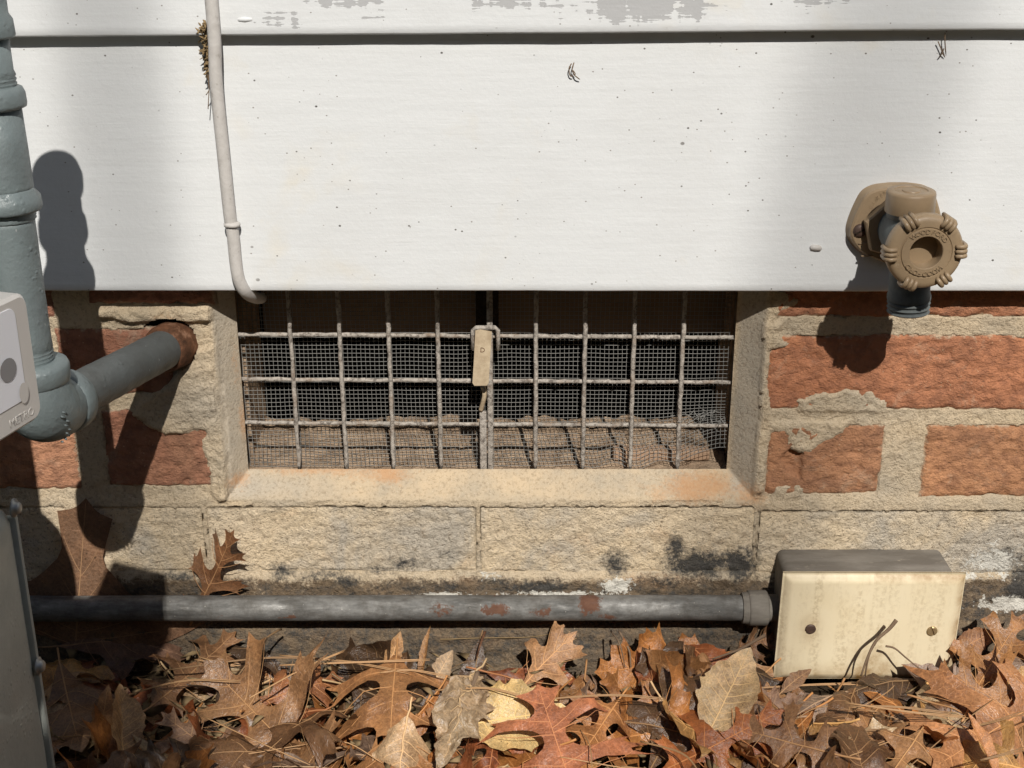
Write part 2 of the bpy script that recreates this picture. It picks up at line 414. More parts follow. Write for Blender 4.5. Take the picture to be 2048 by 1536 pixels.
    spots = m.math('MULTIPLY', m.ramp(m.voro(16, vec=lvr), [(0.07, 1.0), (0.12, 0.0)]), m.ramp(m.noise(5, 2, vec=lvr), [(0.52, 0.0), (0.58, 1.0)]))
    c = m.mix(m.math('MULTIPLY', spots, 0.8), c, (0.05, 0.03, 0.018))
    n1 = m.bump(netf, 0.25, 0.0005)
    n2 = m.bump(m.noise(26, 4, 0.65, vec=lvr), 0.5, 0.0020, n1)
    p = node(m.nt, 'ShaderNodeBsdfPrincipled', {'Base Color': c, 'Roughness': m.ramp(big, [(0.3, 0.27), (0.7, 0.50)]), 'Specular IOR Level': 0.6, 'Normal': n2})
    tr = node(m.nt, 'ShaderNodeBsdfTranslucent', {'Color': m.mix(1.0, c, (1.2, 0.85, 0.55), 'MULTIPLY')})
    mx = node(m.nt, 'ShaderNodeMixShader', {0: 0.18, 1: p.outputs[0], 2: tr.outputs[0]})
    m.nt.links.new(mx.outputs[0], m.out.inputs[0])
    MT['leaf'] = m.m
    m = Mat('leaf_vein')
    oc = node(m.nt, 'ShaderNodeObjectInfo').outputs['Color']
    MT['vein'] = m.bsdf(m.mix(0.30, m.mix(1.0, oc, (1.3, 1.2, 1.05), 'MULTIPLY'), (0.44, 0.28, 0.14)), 0.55, None, spec=0.3)
    m = Mat('pine_needle')
    oc = node(m.nt, 'ShaderNodeObjectInfo').outputs['Color']
    MT['needle'] = m.bsdf(oc, 0.5, None, spec=0.35)
    m = Mat('twig_bark')
    MT['twig'] = m.bsdf(m.mix(m.noise(200, 4), (0.10, 0.065, 0.042), (0.25, 0.175, 0.115)), 0.9, m.bump(m.noise(400, 4), 0.6, 0.0006), spec=0.15)
    m = Mat('dry_straw')
    MT['straw'] = m.bsdf(m.mix(m.noise(150, 4), (0.10, 0.065, 0.03), (0.36, 0.26, 0.14)), 0.9, None, spec=0.15)
    m = Mat('tree_bark')
    MT['bark'] = m.bsdf(m.mix(m.noise(30, 5), (0.06, 0.045, 0.035), (0.17, 0.13, 0.10)), 0.95, m.bump(m.noise(60, 5), 0.8, 0.01), spec=0.1)
    m = Mat('evergreen_leaf')
    MT['green'] = m.bsdf(m.mix(m.noise(20, 3), (0.035, 0.07, 0.02), (0.07, 0.12, 0.035)), 0.5, None, spec=0.35)
build_materials()

# ------------------------------------------------------------------ object helpers
def tag(o, label=None, cat=None, group=None, kind=None):
    if label: o['label'] = label
    if cat: o['category'] = cat
    if group: o['group'] = group
    if kind: o['kind'] = kind
    return o
def empty(name, loc, label=None, cat=None, group=None):
    o = bpy.data.objects.new(name, None)
    o.location = loc
    o.empty_display_size = 0.02
    COL.objects.link(o)
    return tag(o, label, cat, group)
def link_mesh(name, me, m, parent=None, smooth=True):
    """mesh data in world coordinates; the object keeps them whatever its parent's place"""
    me.materials.append(MT[m] if isinstance(m, str) else m)
    if smooth:
        me.polygons.foreach_set('use_smooth', [True] * len(me.polygons))
    o = bpy.data.objects.new(name, me)
    COL.objects.link(o)
    if parent is not None:
        o.parent = parent
        par = parent
        off = Vector((0, 0, 0))
        while par is not None:
            off += par.location
            par = par.parent
        o.location = -off
    return o
def from_bm(name, bm, m, parent=None, smooth=True, sharp=None):
    me = bpy.data.meshes.new(name)
    bm.normal_update()
    bm.to_mesh(me)
    bm.free()
    o = link_mesh(name, me, m, parent, smooth)
    if sharp is not None:
        try:
            me.set_sharp_from_angle(angle=math.radians(sharp))
        except Exception:
            pass
    return o
def from_np(name, verts, faces, m, parent=None, attrs=None, smooth=True):
    me = bpy.data.meshes.new(name)
    verts = np.asarray(verts, np.float32)
    faces = np.asarray(faces, np.int32)
    k = faces.shape[1]
    me.vertices.add(len(verts))
    me.vertices.foreach_set('co', verts.ravel())
    me.loops.add(faces.size)
    me.loops.foreach_set('vertex_index', faces.ravel())
    me.polygons.add(len(faces))
    me.polygons.foreach_set('loop_start', np.arange(len(faces), dtype=np.int32) * k)
    me.update(calc_edges=True)
    me.validate()
    for n, a in (attrs or {}).items():
        at_ = me.attributes.new(n, 'FLOAT', 'POINT')
        at_.data.foreach_set('value', np.asarray(a, np.float32).ravel())
    return link_mesh(name, me, m, parent, smooth)

def frame_of(d):
    d = Vector(d).normalized()
    u = d.orthogonal().normalized()
    return d, u, d.cross(u)
def bm_lathe(bm, p0, axis, prof, seg=28, caps=True, wob=0.0):
    """revolve (distance along the axis, radius) pairs about an axis"""
    d, u, v = frame_of(axis)
    p0 = Vector(p0)
    rings = []
    for t, r in prof:
        ring = []
        for k in range(seg):
            a = 2 * math.pi * k / seg
            rr = r * (1 + wob * random.uniform(-1, 1))
            ring.append(bm.verts.new(p0 + d * t + (u * math.cos(a) + v * math.sin(a)) * rr))
        rings.append(ring)
    for a, b in zip(rings, rings[1:]):
        for k in range(seg):
            bm.faces.new((a[k], a[(k + 1) % seg], b[(k + 1) % seg], b[k]))
    if caps:
        bm.faces.new(list(reversed(rings[0])))
        bm.faces.new(rings[-1])
    return rings
def bm_tube(bm, pts, rad, seg=8, caps=True):
    pts = [Vector(p) for p in pts]
    n = len(pts)
    rads = rad if isinstance(rad, (list, tuple)) else [rad] * n
    d0 = (pts[1] - pts[0]).normalized()
    u = d0.orthogonal().normalized()
    rings = []
    for i, p in enumerate(pts):
        d = (pts[min(i + 1, n - 1)] - pts[max(i - 1, 0)]).normalized()
        u = (u - d * u.dot(d)).normalized()
        v = d.cross(u)
        rings.append([bm.verts.new(p + (u * math.cos(2 * math.pi * k / seg) + v * math.sin(2 * math.pi * k / seg)) * rads[i]) for k in range(seg)])
    for a, b in zip(rings, rings[1:]):
        for k in range(seg):
            bm.faces.new((a[k], a[(k + 1) % seg], b[(k + 1) % seg], b[k]))
    if caps:
        bm.faces.new(list(reversed(rings[0])))
        bm.faces.new(rings[-1])
def bezier(pts, n=8):
    """Catmull-Rom through points"""
    P = [Vector(p) for p in pts]
    P = [P[0] * 2 - P[1]] + P + [P[-1] * 2 - P[-2]]
    out = []
    for i in range(1, len(P) - 2):
        for k in range(n):
            t = k / n
            a, b, c, d = P[i - 1], P[i], P[i + 1], P[i + 2]
            out.append(0.5 * ((2 * b) + (c - a) * t + (2 * a - 5 * b + 4 * c - d) * t * t + (3 * b - a - 3 * c + d) * t ** 3))
    out.append(P[-2])
    return out
def bm_box(bm, lo, hi, bev=0.0, seg=2):
    r = bmesh.ops.create_cube(bm, size=1.0)
    vs = r['verts']
    for v in vs:
        v.co = Vector([(lo[i] + hi[i]) / 2 + v.co[i] * (hi[i] - lo[i]) for i in range(3)])
    if bev > 0:
        es = list({e for v in vs for e in v.link_edges})
        bmesh.ops.bevel(bm, geom=es, offset=bev, segments=seg, affect='EDGES', profile=0.5)
def bm_prism(bm, outline, y0, y1):
    """extrude an (x, z) outline from y0 (front) to y1"""
    a = [bm.verts.new((x, y0, z)) for x, z in outline]
    b = [bm.verts.new((x, y1, z)) for x, z in outline]
    n = len(outline)
    bm.faces.new(a)
    bm.faces.new(list(reversed(b)))
    for i in range(n):
        bm.faces.new((a[i], b[i], b[(i + 1) % n], a[(i + 1) % n]))
def text_bm(bm, s, size, M, depth=0.0003):
    """lettering as mesh, placed by matrix M (text lies in its XY plane)"""
    cu = bpy.data.curves.new('t', 'FONT')
    cu.body = s
    cu.size = size
    cu.extrude = depth
    cu.resolution_u = 2
    cu.align_x = 'CENTER'
    to = bpy.data.objects.new('t', cu)
    COL.objects.link(to)
    bpy.context.view_layer.update()
    dg = bpy.context.evaluated_depsgraph_get()
    me = to.evaluated_get(dg).to_mesh()
    n0 = len(bm.verts)
    bm.from_mesh(me)
    bm.verts.ensure_lookup_table()
    for v in bm.verts[n0:]:
        v.co = M @ v.co
    to.evaluated_get(dg).to_mesh_clear()
    COL.objects.unlink(to)
    bpy.data.objects.remove(to)
    bpy.data.curves.remove(cu)

# ================================================================== GROUND
def build_ground():
    xs = np.concatenate([[-120, -30, -8, -3], np.arange(-1.2, 1.2001, 0.02), [3, 8, 30, 120]])
    ys = np.concatenate([[-120, -30, -8, -3], np.arange(-1.0, 0.0201, 0.02)])
    X, Y = np.meshgrid(xs, ys)
    Z = 0.006 * fbm(X * 14, Y * 14, seed=3) * (np.abs(X) < 1.3) * (Y > -1.1) + 0.008 * np.exp(-((Y + 0.06) / 0.05) ** 2)
    v = np.stack([X, Y, Z], -1).reshape(-1, 3)
    nx, ny = len(xs), len(ys)
    idx = np.arange(nx * ny).reshape(ny, nx)
    f = np.stack([idx[:-1, :-1], idx[:-1, 1:], idx[1:, 1:], idx[1:, :-1]], -1).reshape(-1, 4)
    o = from_np('ground', v, f, 'soil')
    tag(o, kind='structure')
build_ground()

# ================================================================== BRICK FOUNDATION WALL
OPEN_X0, OPEN_X1, OPEN_Z0 = -0.190, 0.1558, 0.1620      # clear opening of the vent
GRILLE_Y = 0.020
wall = empty('foundation_wall', (0, 0, 0), 'red brick foundation wall with smeared mortar under the white siding', 'wall')

BRICKS = []     # (x0, x1, z0, z1, colour, kind)
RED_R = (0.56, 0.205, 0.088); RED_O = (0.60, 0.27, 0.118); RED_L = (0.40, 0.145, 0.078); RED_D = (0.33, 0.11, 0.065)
def px_brick(x0, y0, x1, y1, colr, kind='brick'):
    a, b = at(x0, (y0 + y1) / 2), at(x1, (y0 + y1) / 2)
    BRICKS.append((a.x, b.x, at(1024, y1).z, at(1024, y0).z, colr, kind))
# courses seen to the right of the vent
px_brick(1552, 505, 2080, 638, RED_R)
px_brick(1532, 668, 2105, 823, RED_R)
px_brick(1528, 848, 1768, 992, (0.53, 0.235, 0.105))
px_brick(1843, 848, 2420, 998, RED_O)
# left of the vent
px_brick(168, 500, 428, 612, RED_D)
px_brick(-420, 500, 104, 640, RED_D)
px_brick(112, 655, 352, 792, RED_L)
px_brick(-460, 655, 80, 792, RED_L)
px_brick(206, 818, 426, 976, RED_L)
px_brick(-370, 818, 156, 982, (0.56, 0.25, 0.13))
# concrete bricks of the lowest course
px_brick(168, 1014, 408, 1142, (1, 1, 1), 'concrete_brick')
px_brick(-380, 1014, 140, 1142, (1, 1, 1), 'concrete_brick')
px_brick(419, 1014, 952, 1141, (1, 1, 1), 'concrete_brick')
px_brick(962, 1014, 1506, 1143, (1, 1, 1), 'concrete_brick')
px_brick(1517, 1022, 2068, 1146, (1, 1, 1), 'concrete_brick')
n_view = len(BRICKS)
# the wall goes on beyond the frame on both sides
for row, (z0, z1) in enumerate([(BRICKS[0][2], BRICKS[0][3]), (BRICKS[1][2], BRICKS[1][3]), (BRICKS[3][2], BRICKS[3][3]), (BRICKS[14][2], BRICKS[14][3])]):
    edge_r = max(b[1] for b in BRICKS[:n_view] if abs(b[2] - z0) < 0.02)
    edge_l = min(b[0] for b in BRICKS[:n_view] if abs(b[2] - z0) < 0.02)
    for k in range(4):
        c = [RED_R, RED_O, RED_L, (0.33, 0.11, 0.05)][(k + row) % 4] if row < 3 else (1, 1, 1)
        kd = 'brick' if row < 3 else 'concrete_brick'
        BRICKS.append((edge_r + 0.011 + k * 0.208, edge_r + 0.011 + k * 0.208 + 0.197, z0, z1, c, kd))
        BRICKS.append((edge_l - 0.011 - k * 0.208 - 0.197, edge_l - 0.011 - k * 0.208, z0, z1, c, kd))

def gauss(PX, PZ, px, py, rx, ry, amp=1.0):
    """soft blob at a photograph pixel on the wall face; radii in photograph pixels"""
    c = at(px, py)
    sx = (at(px + rx, py) - c).x
    sz = abs((at(px, py + ry) - c).z)
    return amp * np.exp(-(((PX - c.x) / sx) ** 2 + ((PZ - c.z) / sz) ** 2))
STAIN = [(1400, 1128, 85, 36, 1.1), (1350, 1100, 24, 38, 1.0), (1478, 1128, 44, 42, 1.1), (1232, 1128, 30, 30, 1.0), (640, 1150, 60, 14, .8), (760, 1140, 50, 14, .7), (1000, 1160, 60, 14, .8), (1330, 1160, 80, 14, .8), (570, 1142, 40, 20, .8), (690, 1160, 60, 22, .8),
         (810, 1128, 46, 20, .7), (850, 1172, 120, 22, .8), (1080, 1172, 110, 16, 1.0), (450, 1172, 90, 22, .9), (900, 1110, 30, 16, .5), (2000, 1118, 50, 30, .9), (2040, 1170, 40, 60, 1.1),
         (1980, 1195, 40, 16, .8), (520, 1285, 110, 22, .8), (840, 1280, 120, 20, .7), (1180, 1280, 150, 20, .7), (1420, 1275, 100, 30, .7), (1540, 1180, 30, 40, .6), (700, 1290, 60, 14, .6),
         (360, 1150, 60, 12, .8), (1250, 1178, 40, 10, .7)]
WHITE = [(1985, 1120, 60, 40, .75), (2010, 1205, 60, 18, 1.0), (1235, 1168, 34, 16, .95), (1120, 1186, 130, 7, .8), (890, 1187, 80, 7, .7), (1930, 1150, 30, 10, .8), (980, 1150, 24, 12, .5)]
RUST = [(620, 958, 110, 14, 1.0), (760, 968, 70, 16, .9), (1060, 950, 120, 8, .7), (1400, 985, 110, 26, 1.0), (1500, 990, 50, 30, .8), (470, 970, 28, 16, .9), (478, 860, 9, 60, .9), (462, 740, 9, 60, .6), (520, 945, 30, 10, .8),
        (1300, 1165, 160, 20, .8), (900, 1165, 90, 16, .6), (980, 1275, 160, 20, .6), (330, 630, 40, 14, .5), (1330, 940, 100, 8, .5)]
BROWN = [(470, 1175, 110, 20, .9), (700, 1178, 90, 14, .6), (1500, 1160, 50, 30, .5), (900, 1285, 500, 20, .5), (1650, 720, 0.1, 0.1, 0), (1560, 1190, 60, 30, .7)]
def stains(PX, PZ, lst):
    r = np.zeros_like(PX)
    for px, py, rx, ry, a in lst:
        r = np.maximum(r, gauss(PX, PZ, px, py, rx, ry, a))
    return r

def poly_dist(PX, PZ, poly):
    """signed distance to an (x, z) polygon, negative inside"""
    d = np.full(PX.shape, 1e9)
    inside = np.zeros(PX.shape, bool)
    n = len(poly)
    for i in range(n):
        ax, az = poly[i]
        bx, bz = poly[(i + 1) % n]
        ex, ez = bx - ax, bz - az
        wx, wz = PX - ax, PZ - az
        t = np.clip((wx * ex + wz * ez) / (ex * ex + ez * ez + 1e-12), 0, 1)
        d = np.minimum(d, np.hypot(wx - t * ex, wz - t * ez))
        cond = ((az > PZ) != (bz > PZ))
        with np.errstate(divide='ignore', invalid='ignore'):
            xi = ax + (PZ - az) / (bz - az + 1e-15) * ex
        inside ^= cond & (PX < xi)
    return np.where(inside, -d, d)
def pxpoly(pts):
    return [(at(x, y).x, at(x, y).z) for x, y in pts]
# patches where mortar was smeared over the brick faces: (outline in photograph pixels, height above the brick)
SMEARS = [
    (pxpoly([(395, 700), (440, 690), (485, 700), (500, 880), (490, 1000), (440, 1000), (428, 905), (412, 858), (372, 868), (330, 870), (290, 850), (262, 830), (285, 800), (330, 770), (365, 735)]), 0.0032),
    (pxpoly([(196, 615), (418, 612), (424, 640), (350, 643), (270, 646), (196, 636)]), 0.0050),
    (pxpoly([(1595, 800), (1640, 788), (1688, 776), (1745, 784), (1770, 806), (1762, 826), (1600, 824)]), 0.0012),
    (pxpoly([(1528, 842), (1700, 842), (1690, 866), (1640, 890), (1615, 908), (1585, 900), (1575, 870), (1528, 850)]), 0.0014),
    (pxpoly([(1530, 640), (1570, 640), (1558, 668), (1580, 690), (1540, 700), (1534, 760), (1545, 840), (1536, 900), (1526, 990), (1500, 990), (1500, 640)]), 0.0020),
    (pxpoly([(1560, 628), (1600, 600), (1560, 585), (1540, 640)]), 0.0010),
    (pxpoly([(1545, 975), (1610, 968), (1600, 1000), (1545, 1000)]), 0.0010),
    (pxpoly([(405, 880), (440, 850), (440, 1000), (424, 985), (416, 930)]), 0.0016),
]
PIPE_W = at(345, 690)
def build_mortar(x0, x1, z0, z1, step, name):
    xs = np.arange(x0, x1 + step / 2, step)
    zs = np.arange(z0, z1 + step / 2, step)
    PX, PZ = np.meshgrid(xs, zs)
    wx = PX + 0.0016 * fbm(PX * 130, PZ * 130, seed=11)
    wz = PZ + 0.0016 * fbm(PX * 130, PZ * 130, seed=29)
    h = -0.0014 + 0.0011 * fbm(PX * 70, PZ * 70, seed=5) + 0.0008 * fbm(PX * 260, PZ * 260, seed=6, octaves=3)
    low = sstep(0.152, 0.142, PZ)
    h = h + 0.0016 * low
    inside = np.zeros(PX.shape)
    insC = np.zeros(PX.shape)
    for bx0, bx1, bz0, bz1, c, kd in BRICKS:
        d = np.maximum(np.maximum(bx0 - wx, wx - bx1), np.maximum(bz0 - wz, wz - bz1))
        if kd == 'brick':
            inside = np.maximum(inside, d < -0.0022)
        else:
            inside = np.maximum(inside, d < -0.0004)
    # footing below the lowest course: lumpy, a little proud
    foot = sstep(0.088, 0.082, PZ + 0.004 * fbm(PX * 30, PZ * 30, seed=9))
    h = h + foot * (0.0016 + 0.0024 * fbm(PX * 50, PZ * 60, seed=15))
    h = h + sstep(0.05, 0.035, PZ) * 0.003
    # splayed cement reveal round the opening
    dl, dr, db = OPEN_X0 - PX, PX - OPEN_X1, OPEN_Z0 - PZ
    d = np.maximum(np.maximum(dl, dr), db)
    wid = np.where((dr > dl) & (dr >= db), 0.0195, np.where(db > np.maximum(dl, dr), 0.0185, 0.0150))
    wid = wid + 0.0016 * fbm(PX * 40, PZ * 40, seed=41)
    sp = np.clip(1 - d / wid, 0, 1)
    smooth = sstep(0.0, 0.25, sp)
    for poly, hh in SMEARS:
        sd = poly_dist(wx + 0.002 * fbm(PX * 60, PZ * 60, seed=51), wz + 0.002 * fbm(PX * 60, PZ * 60, seed=52), poly)
        k = sstep(0.0016, -0.0022, sd)
        hs = hh * (0.8 + 0.55 * fbm(PX * 90, PZ * 90, seed=61)) + 0.0011 * fbm(PX * 300, PZ * 300, seed=62, octaves=3) + 0.0012 * fbm(PX * 34, PZ * 60, seed=63)
        inside = np.where(k > 0.05, 0, inside)
        h = np.where(k > 0.05, np.maximum(h * (1 - k) + hs * k, -0.0005 + 0 * h), h)
    h = np.where(inside > 0, -0.008, h)
    hsp = -GRILLE_Y * sp + 0.0004 * fbm(PX * 60, PZ * 60, seed=71) + 0.0005
    h = np.where(sp > 0.01, np.where(sp < 0.15, np.maximum(hsp, np.minimum(h, 0.001)), hsp), h)
    # a hand-trowelled crack down the left edge of the render and at the lower right corner
    crack = np.exp(-((PX - (at(442, 800).x + 0.0016 * fbm(PZ * 90, PZ * 0, seed=81))) / 0.0007) ** 2) * (PZ > 0.146) * (PZ < 0.235)
    crack2 = np.exp(-((PX - (at(1512, 1070).x + 0.0012 * fbm(PZ * 120, PZ * 0, seed=82))) / 0.0007) ** 2) * (PZ < 0.149) * (PZ > 0.075)
    zc = at(1024, 1004).z + 0.0035 * fbm(PX * 34, PX * 0, seed=83)
    crack3 = np.exp(-((PZ - zc) / 0.0006) ** 2) * (fbm(PX * 22, PX * 0, seed=84) > 0.02) * (PX > -0.21) * (PX < 0.18)
    h = h - 0.0022 * np.maximum(np.maximum(crack, crack2), 0.55 * crack3)
    # hole round the gas pipe
    ph = np.hypot((PX - PIPE_W.x) + 0.003 * fbm(PX * 60, PZ * 60, seed=91), (PZ - PIPE_W.z) * 1.0)
    hole = np.hypot((PX - PIPE_W.x + 0.0022) + 0.003 * fbm(PX * 60, PZ * 60, seed=91), PZ - PIPE_W.z - 0.0012) < 0.0188
    keep = ~((d < -0.0004) | hole)
    idx = -np.ones(PX.shape, int)
    f = []
    kq = keep[:-1, :-1] & keep[:-1, 1:] & keep[1:, 1:] & keep[1:, :-1]
    idx = np.arange(PX.size).reshape(PX.shape)
    q = np.stack([idx[:-1, :-1], idx[:-1, 1:], idx[1:, 1:], idx[1:, :-1]], -1)[kq]
    used = np.unique(q)
    remap = -np.ones(PX.size, int)
    remap[used] = np.arange(len(used))
    V = np.stack([PX, -h, PZ], -1).reshape(-1, 3)[used]
    fx, fz = PX.ravel()[used], PZ.ravel()[used]
    grey = np.clip(0.9 * sstep(-0.16, -0.21, fx) * (fz > 0.14) + 0.8 * sstep(0.155, 0.16, fx) * (fz > 0.15), 0, 1) * smooth.ravel()[used] + 0.5 * gauss(fx, fz, 560, 985, 90, 14) + 0.5 * gauss(fx, fz, 470, 620, 40, 40)
    grey = np.maximum(grey, 0.7 * gauss(fx, fz, 400, 800, 60, 70))
    attrs = dict(smooth=smooth.ravel()[used], grey=np.clip(grey, 0, 1), stain=np.maximum(stains(fx, fz, STAIN), 0.55 * sstep(0.086, 0.074, fz)), white=stains(fx, fz, WHITE), rust=np.maximum(stains(fx, fz, RUST), 0.35 * sstep(0.088, 0.080, fz)), brown=np.maximum(stains(fx, fz, BROWN), 0.95 * sstep(0.090, 0.074, fz)))
    return from_np(name, V, remap[q], 'mortar', wall, attrs)
XV = 0.432
build_mortar(-XV, XV, -0.03, 0.352, 0.00125, 'mortar')
build_mortar(-1.26, -XV, -0.03, 0.352, 0.006, 'mortar')
build_mortar(XV, 1.26, -0.03, 0.352, 0.006, 'mortar')

def build_brick(i, b):
    x0, x1, z0, z1, c, kd = b
    inview = i < n_view
    st = 0.0014 if inview else 0.008
    vx0, vx1 = x0, x1
    nx = max(6, int((vx1 - vx0) / st)); nz = max(6, int((z1 - z0) / st))
    sx, sz = np.linspace(-1, 1, nx), np.linspace(-1, 1, nz)
    SX, SZ = np.meshgrid(sx, sz)
    W, H = (x1 - x0) / 2, (z1 - z0) / 2
    CX, CZ = (x0 + x1) / 2, (z0 + z1) / 2
    X, Z = CX + SX * W, CZ + SZ * H
    ed = np.minimum((1 - np.abs(SX)) * W, (1 - np.abs(SZ)) * H)       # distance to the nearest arris
    amp = 0.0012 if kd == 'brick' else 0.0005
    X2 = X + amp * fbm(X * 60, Z * 60, seed=100 + i) * 1.2
    Z2 = Z + amp * fbm(X * 60, Z * 60, seed=300 + i) * 1.2
    h = 0.0009 * fbm(X * 40, Z * 40, seed=i) + 0.0012 * fbm(X * 190, Z * 210, seed=i + 40, octaves=2, rough=0.6)
    if kd == 'brick':
        tear = vnoise(X * 110, Z * 230, seed=i + 77) - 0.52
        h -= np.clip(tear, 0, 1) * 0.0030
        h -= 0.0030 * np.exp(-(ed / 0.0018) ** 2) + 0.0020 * np.clip(fbm(X * 50, Z * 50, seed=i + 500) - 0.15, 0, 1) * np.exp(-(ed / 0.006) ** 2) * 4
    else:
        h += 0.0003 + 0.0006 * fbm(X * 240, Z * 280, seed=i + 9, octaves=3) - 0.0016 * np.exp(-(ed / 0.0008) ** 2) * np.clip(0.5 + 1.6 * fbm(X * 25, Z * 25, seed=i + 31), 0, 1.4)
    if i == 2:      # broken left end
        cx, cz = at(1590, 925).x, at(1590, 925).z
        poly = pxpoly([(1556, 912), (1580, 896), (1606, 900), (1600, 960), (1572, 950)])
        sd = poly_dist(X + 0.002 * fbm(X * 150, Z * 150, seed=3), Z + 0.002 * fbm(X * 150, Z * 150, seed=4), poly)
        h -= 0.0045 * sstep(0.0006, -0.0016, sd)
    V = np.stack([X2, -h, Z2], -1)
    # skirt back into the wall
    idx = np.arange(nx * nz).reshape(nz, nx)
    f = [np.stack([idx[:-1, :-1], idx[:-1, 1:], idx[1:, 1:], idx[1:, :-1]], -1).reshape(-1, 4)]
    ringi = np.concatenate([idx[0, :], idx[1:, -1], idx[-1, -2::-1], idx[-2:0:-1, 0]])
    Vf = V.reshape(-1, 3)
    back = Vf[ringi].copy(); back[:, 1] = 0.045
    n0 = len(Vf); m = len(ringi)
    k = np.arange(m)
    f.append(np.stack([ringi, n0 + k, n0 + (k + 1) % m, ringi[(k + 1) % m]], -1)[:, ::-1])
    Va = np.concatenate([Vf, back])
    at_ = dict(edge=np.concatenate([np.exp(-ed / 0.0035).ravel(), np.ones(m)]))
    if kd != 'brick':
        at_ = dict(stain=stains(Va[:, 0], Va[:, 2], STAIN), white=stains(Va[:, 0], Va[:, 2], WHITE))
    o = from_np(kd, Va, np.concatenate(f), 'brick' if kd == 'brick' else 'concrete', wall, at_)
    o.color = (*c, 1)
for i, b in enumerate(BRICKS):
    build_brick(i, b)
# backing masonry so that no light leaks round the courses, open behind the vent
bm = bmesh.new()
ZT = 1.7
bm_box(bm, (-1.26, 0.05, -0.2), (OPEN_X0 - 0.003, 0.11, ZT))
bm_box(bm, (OPEN_X1 + 0.003, 0.05, -0.2), (1.26, 0.11, ZT))
bm_box(bm, (OPEN_X0 - 0.003, 0.05, -0.2), (OPEN_X1 + 0.003, 0.11, OPEN_Z0 - 0.012))
bm_box(bm, (OPEN_X0 - 0.003, 0.05, 0.39), (OPEN_X1 + 0.003, 0.11, ZT))
from_bm('backing_masonry', bm, 'rubble', wall, smooth=False)

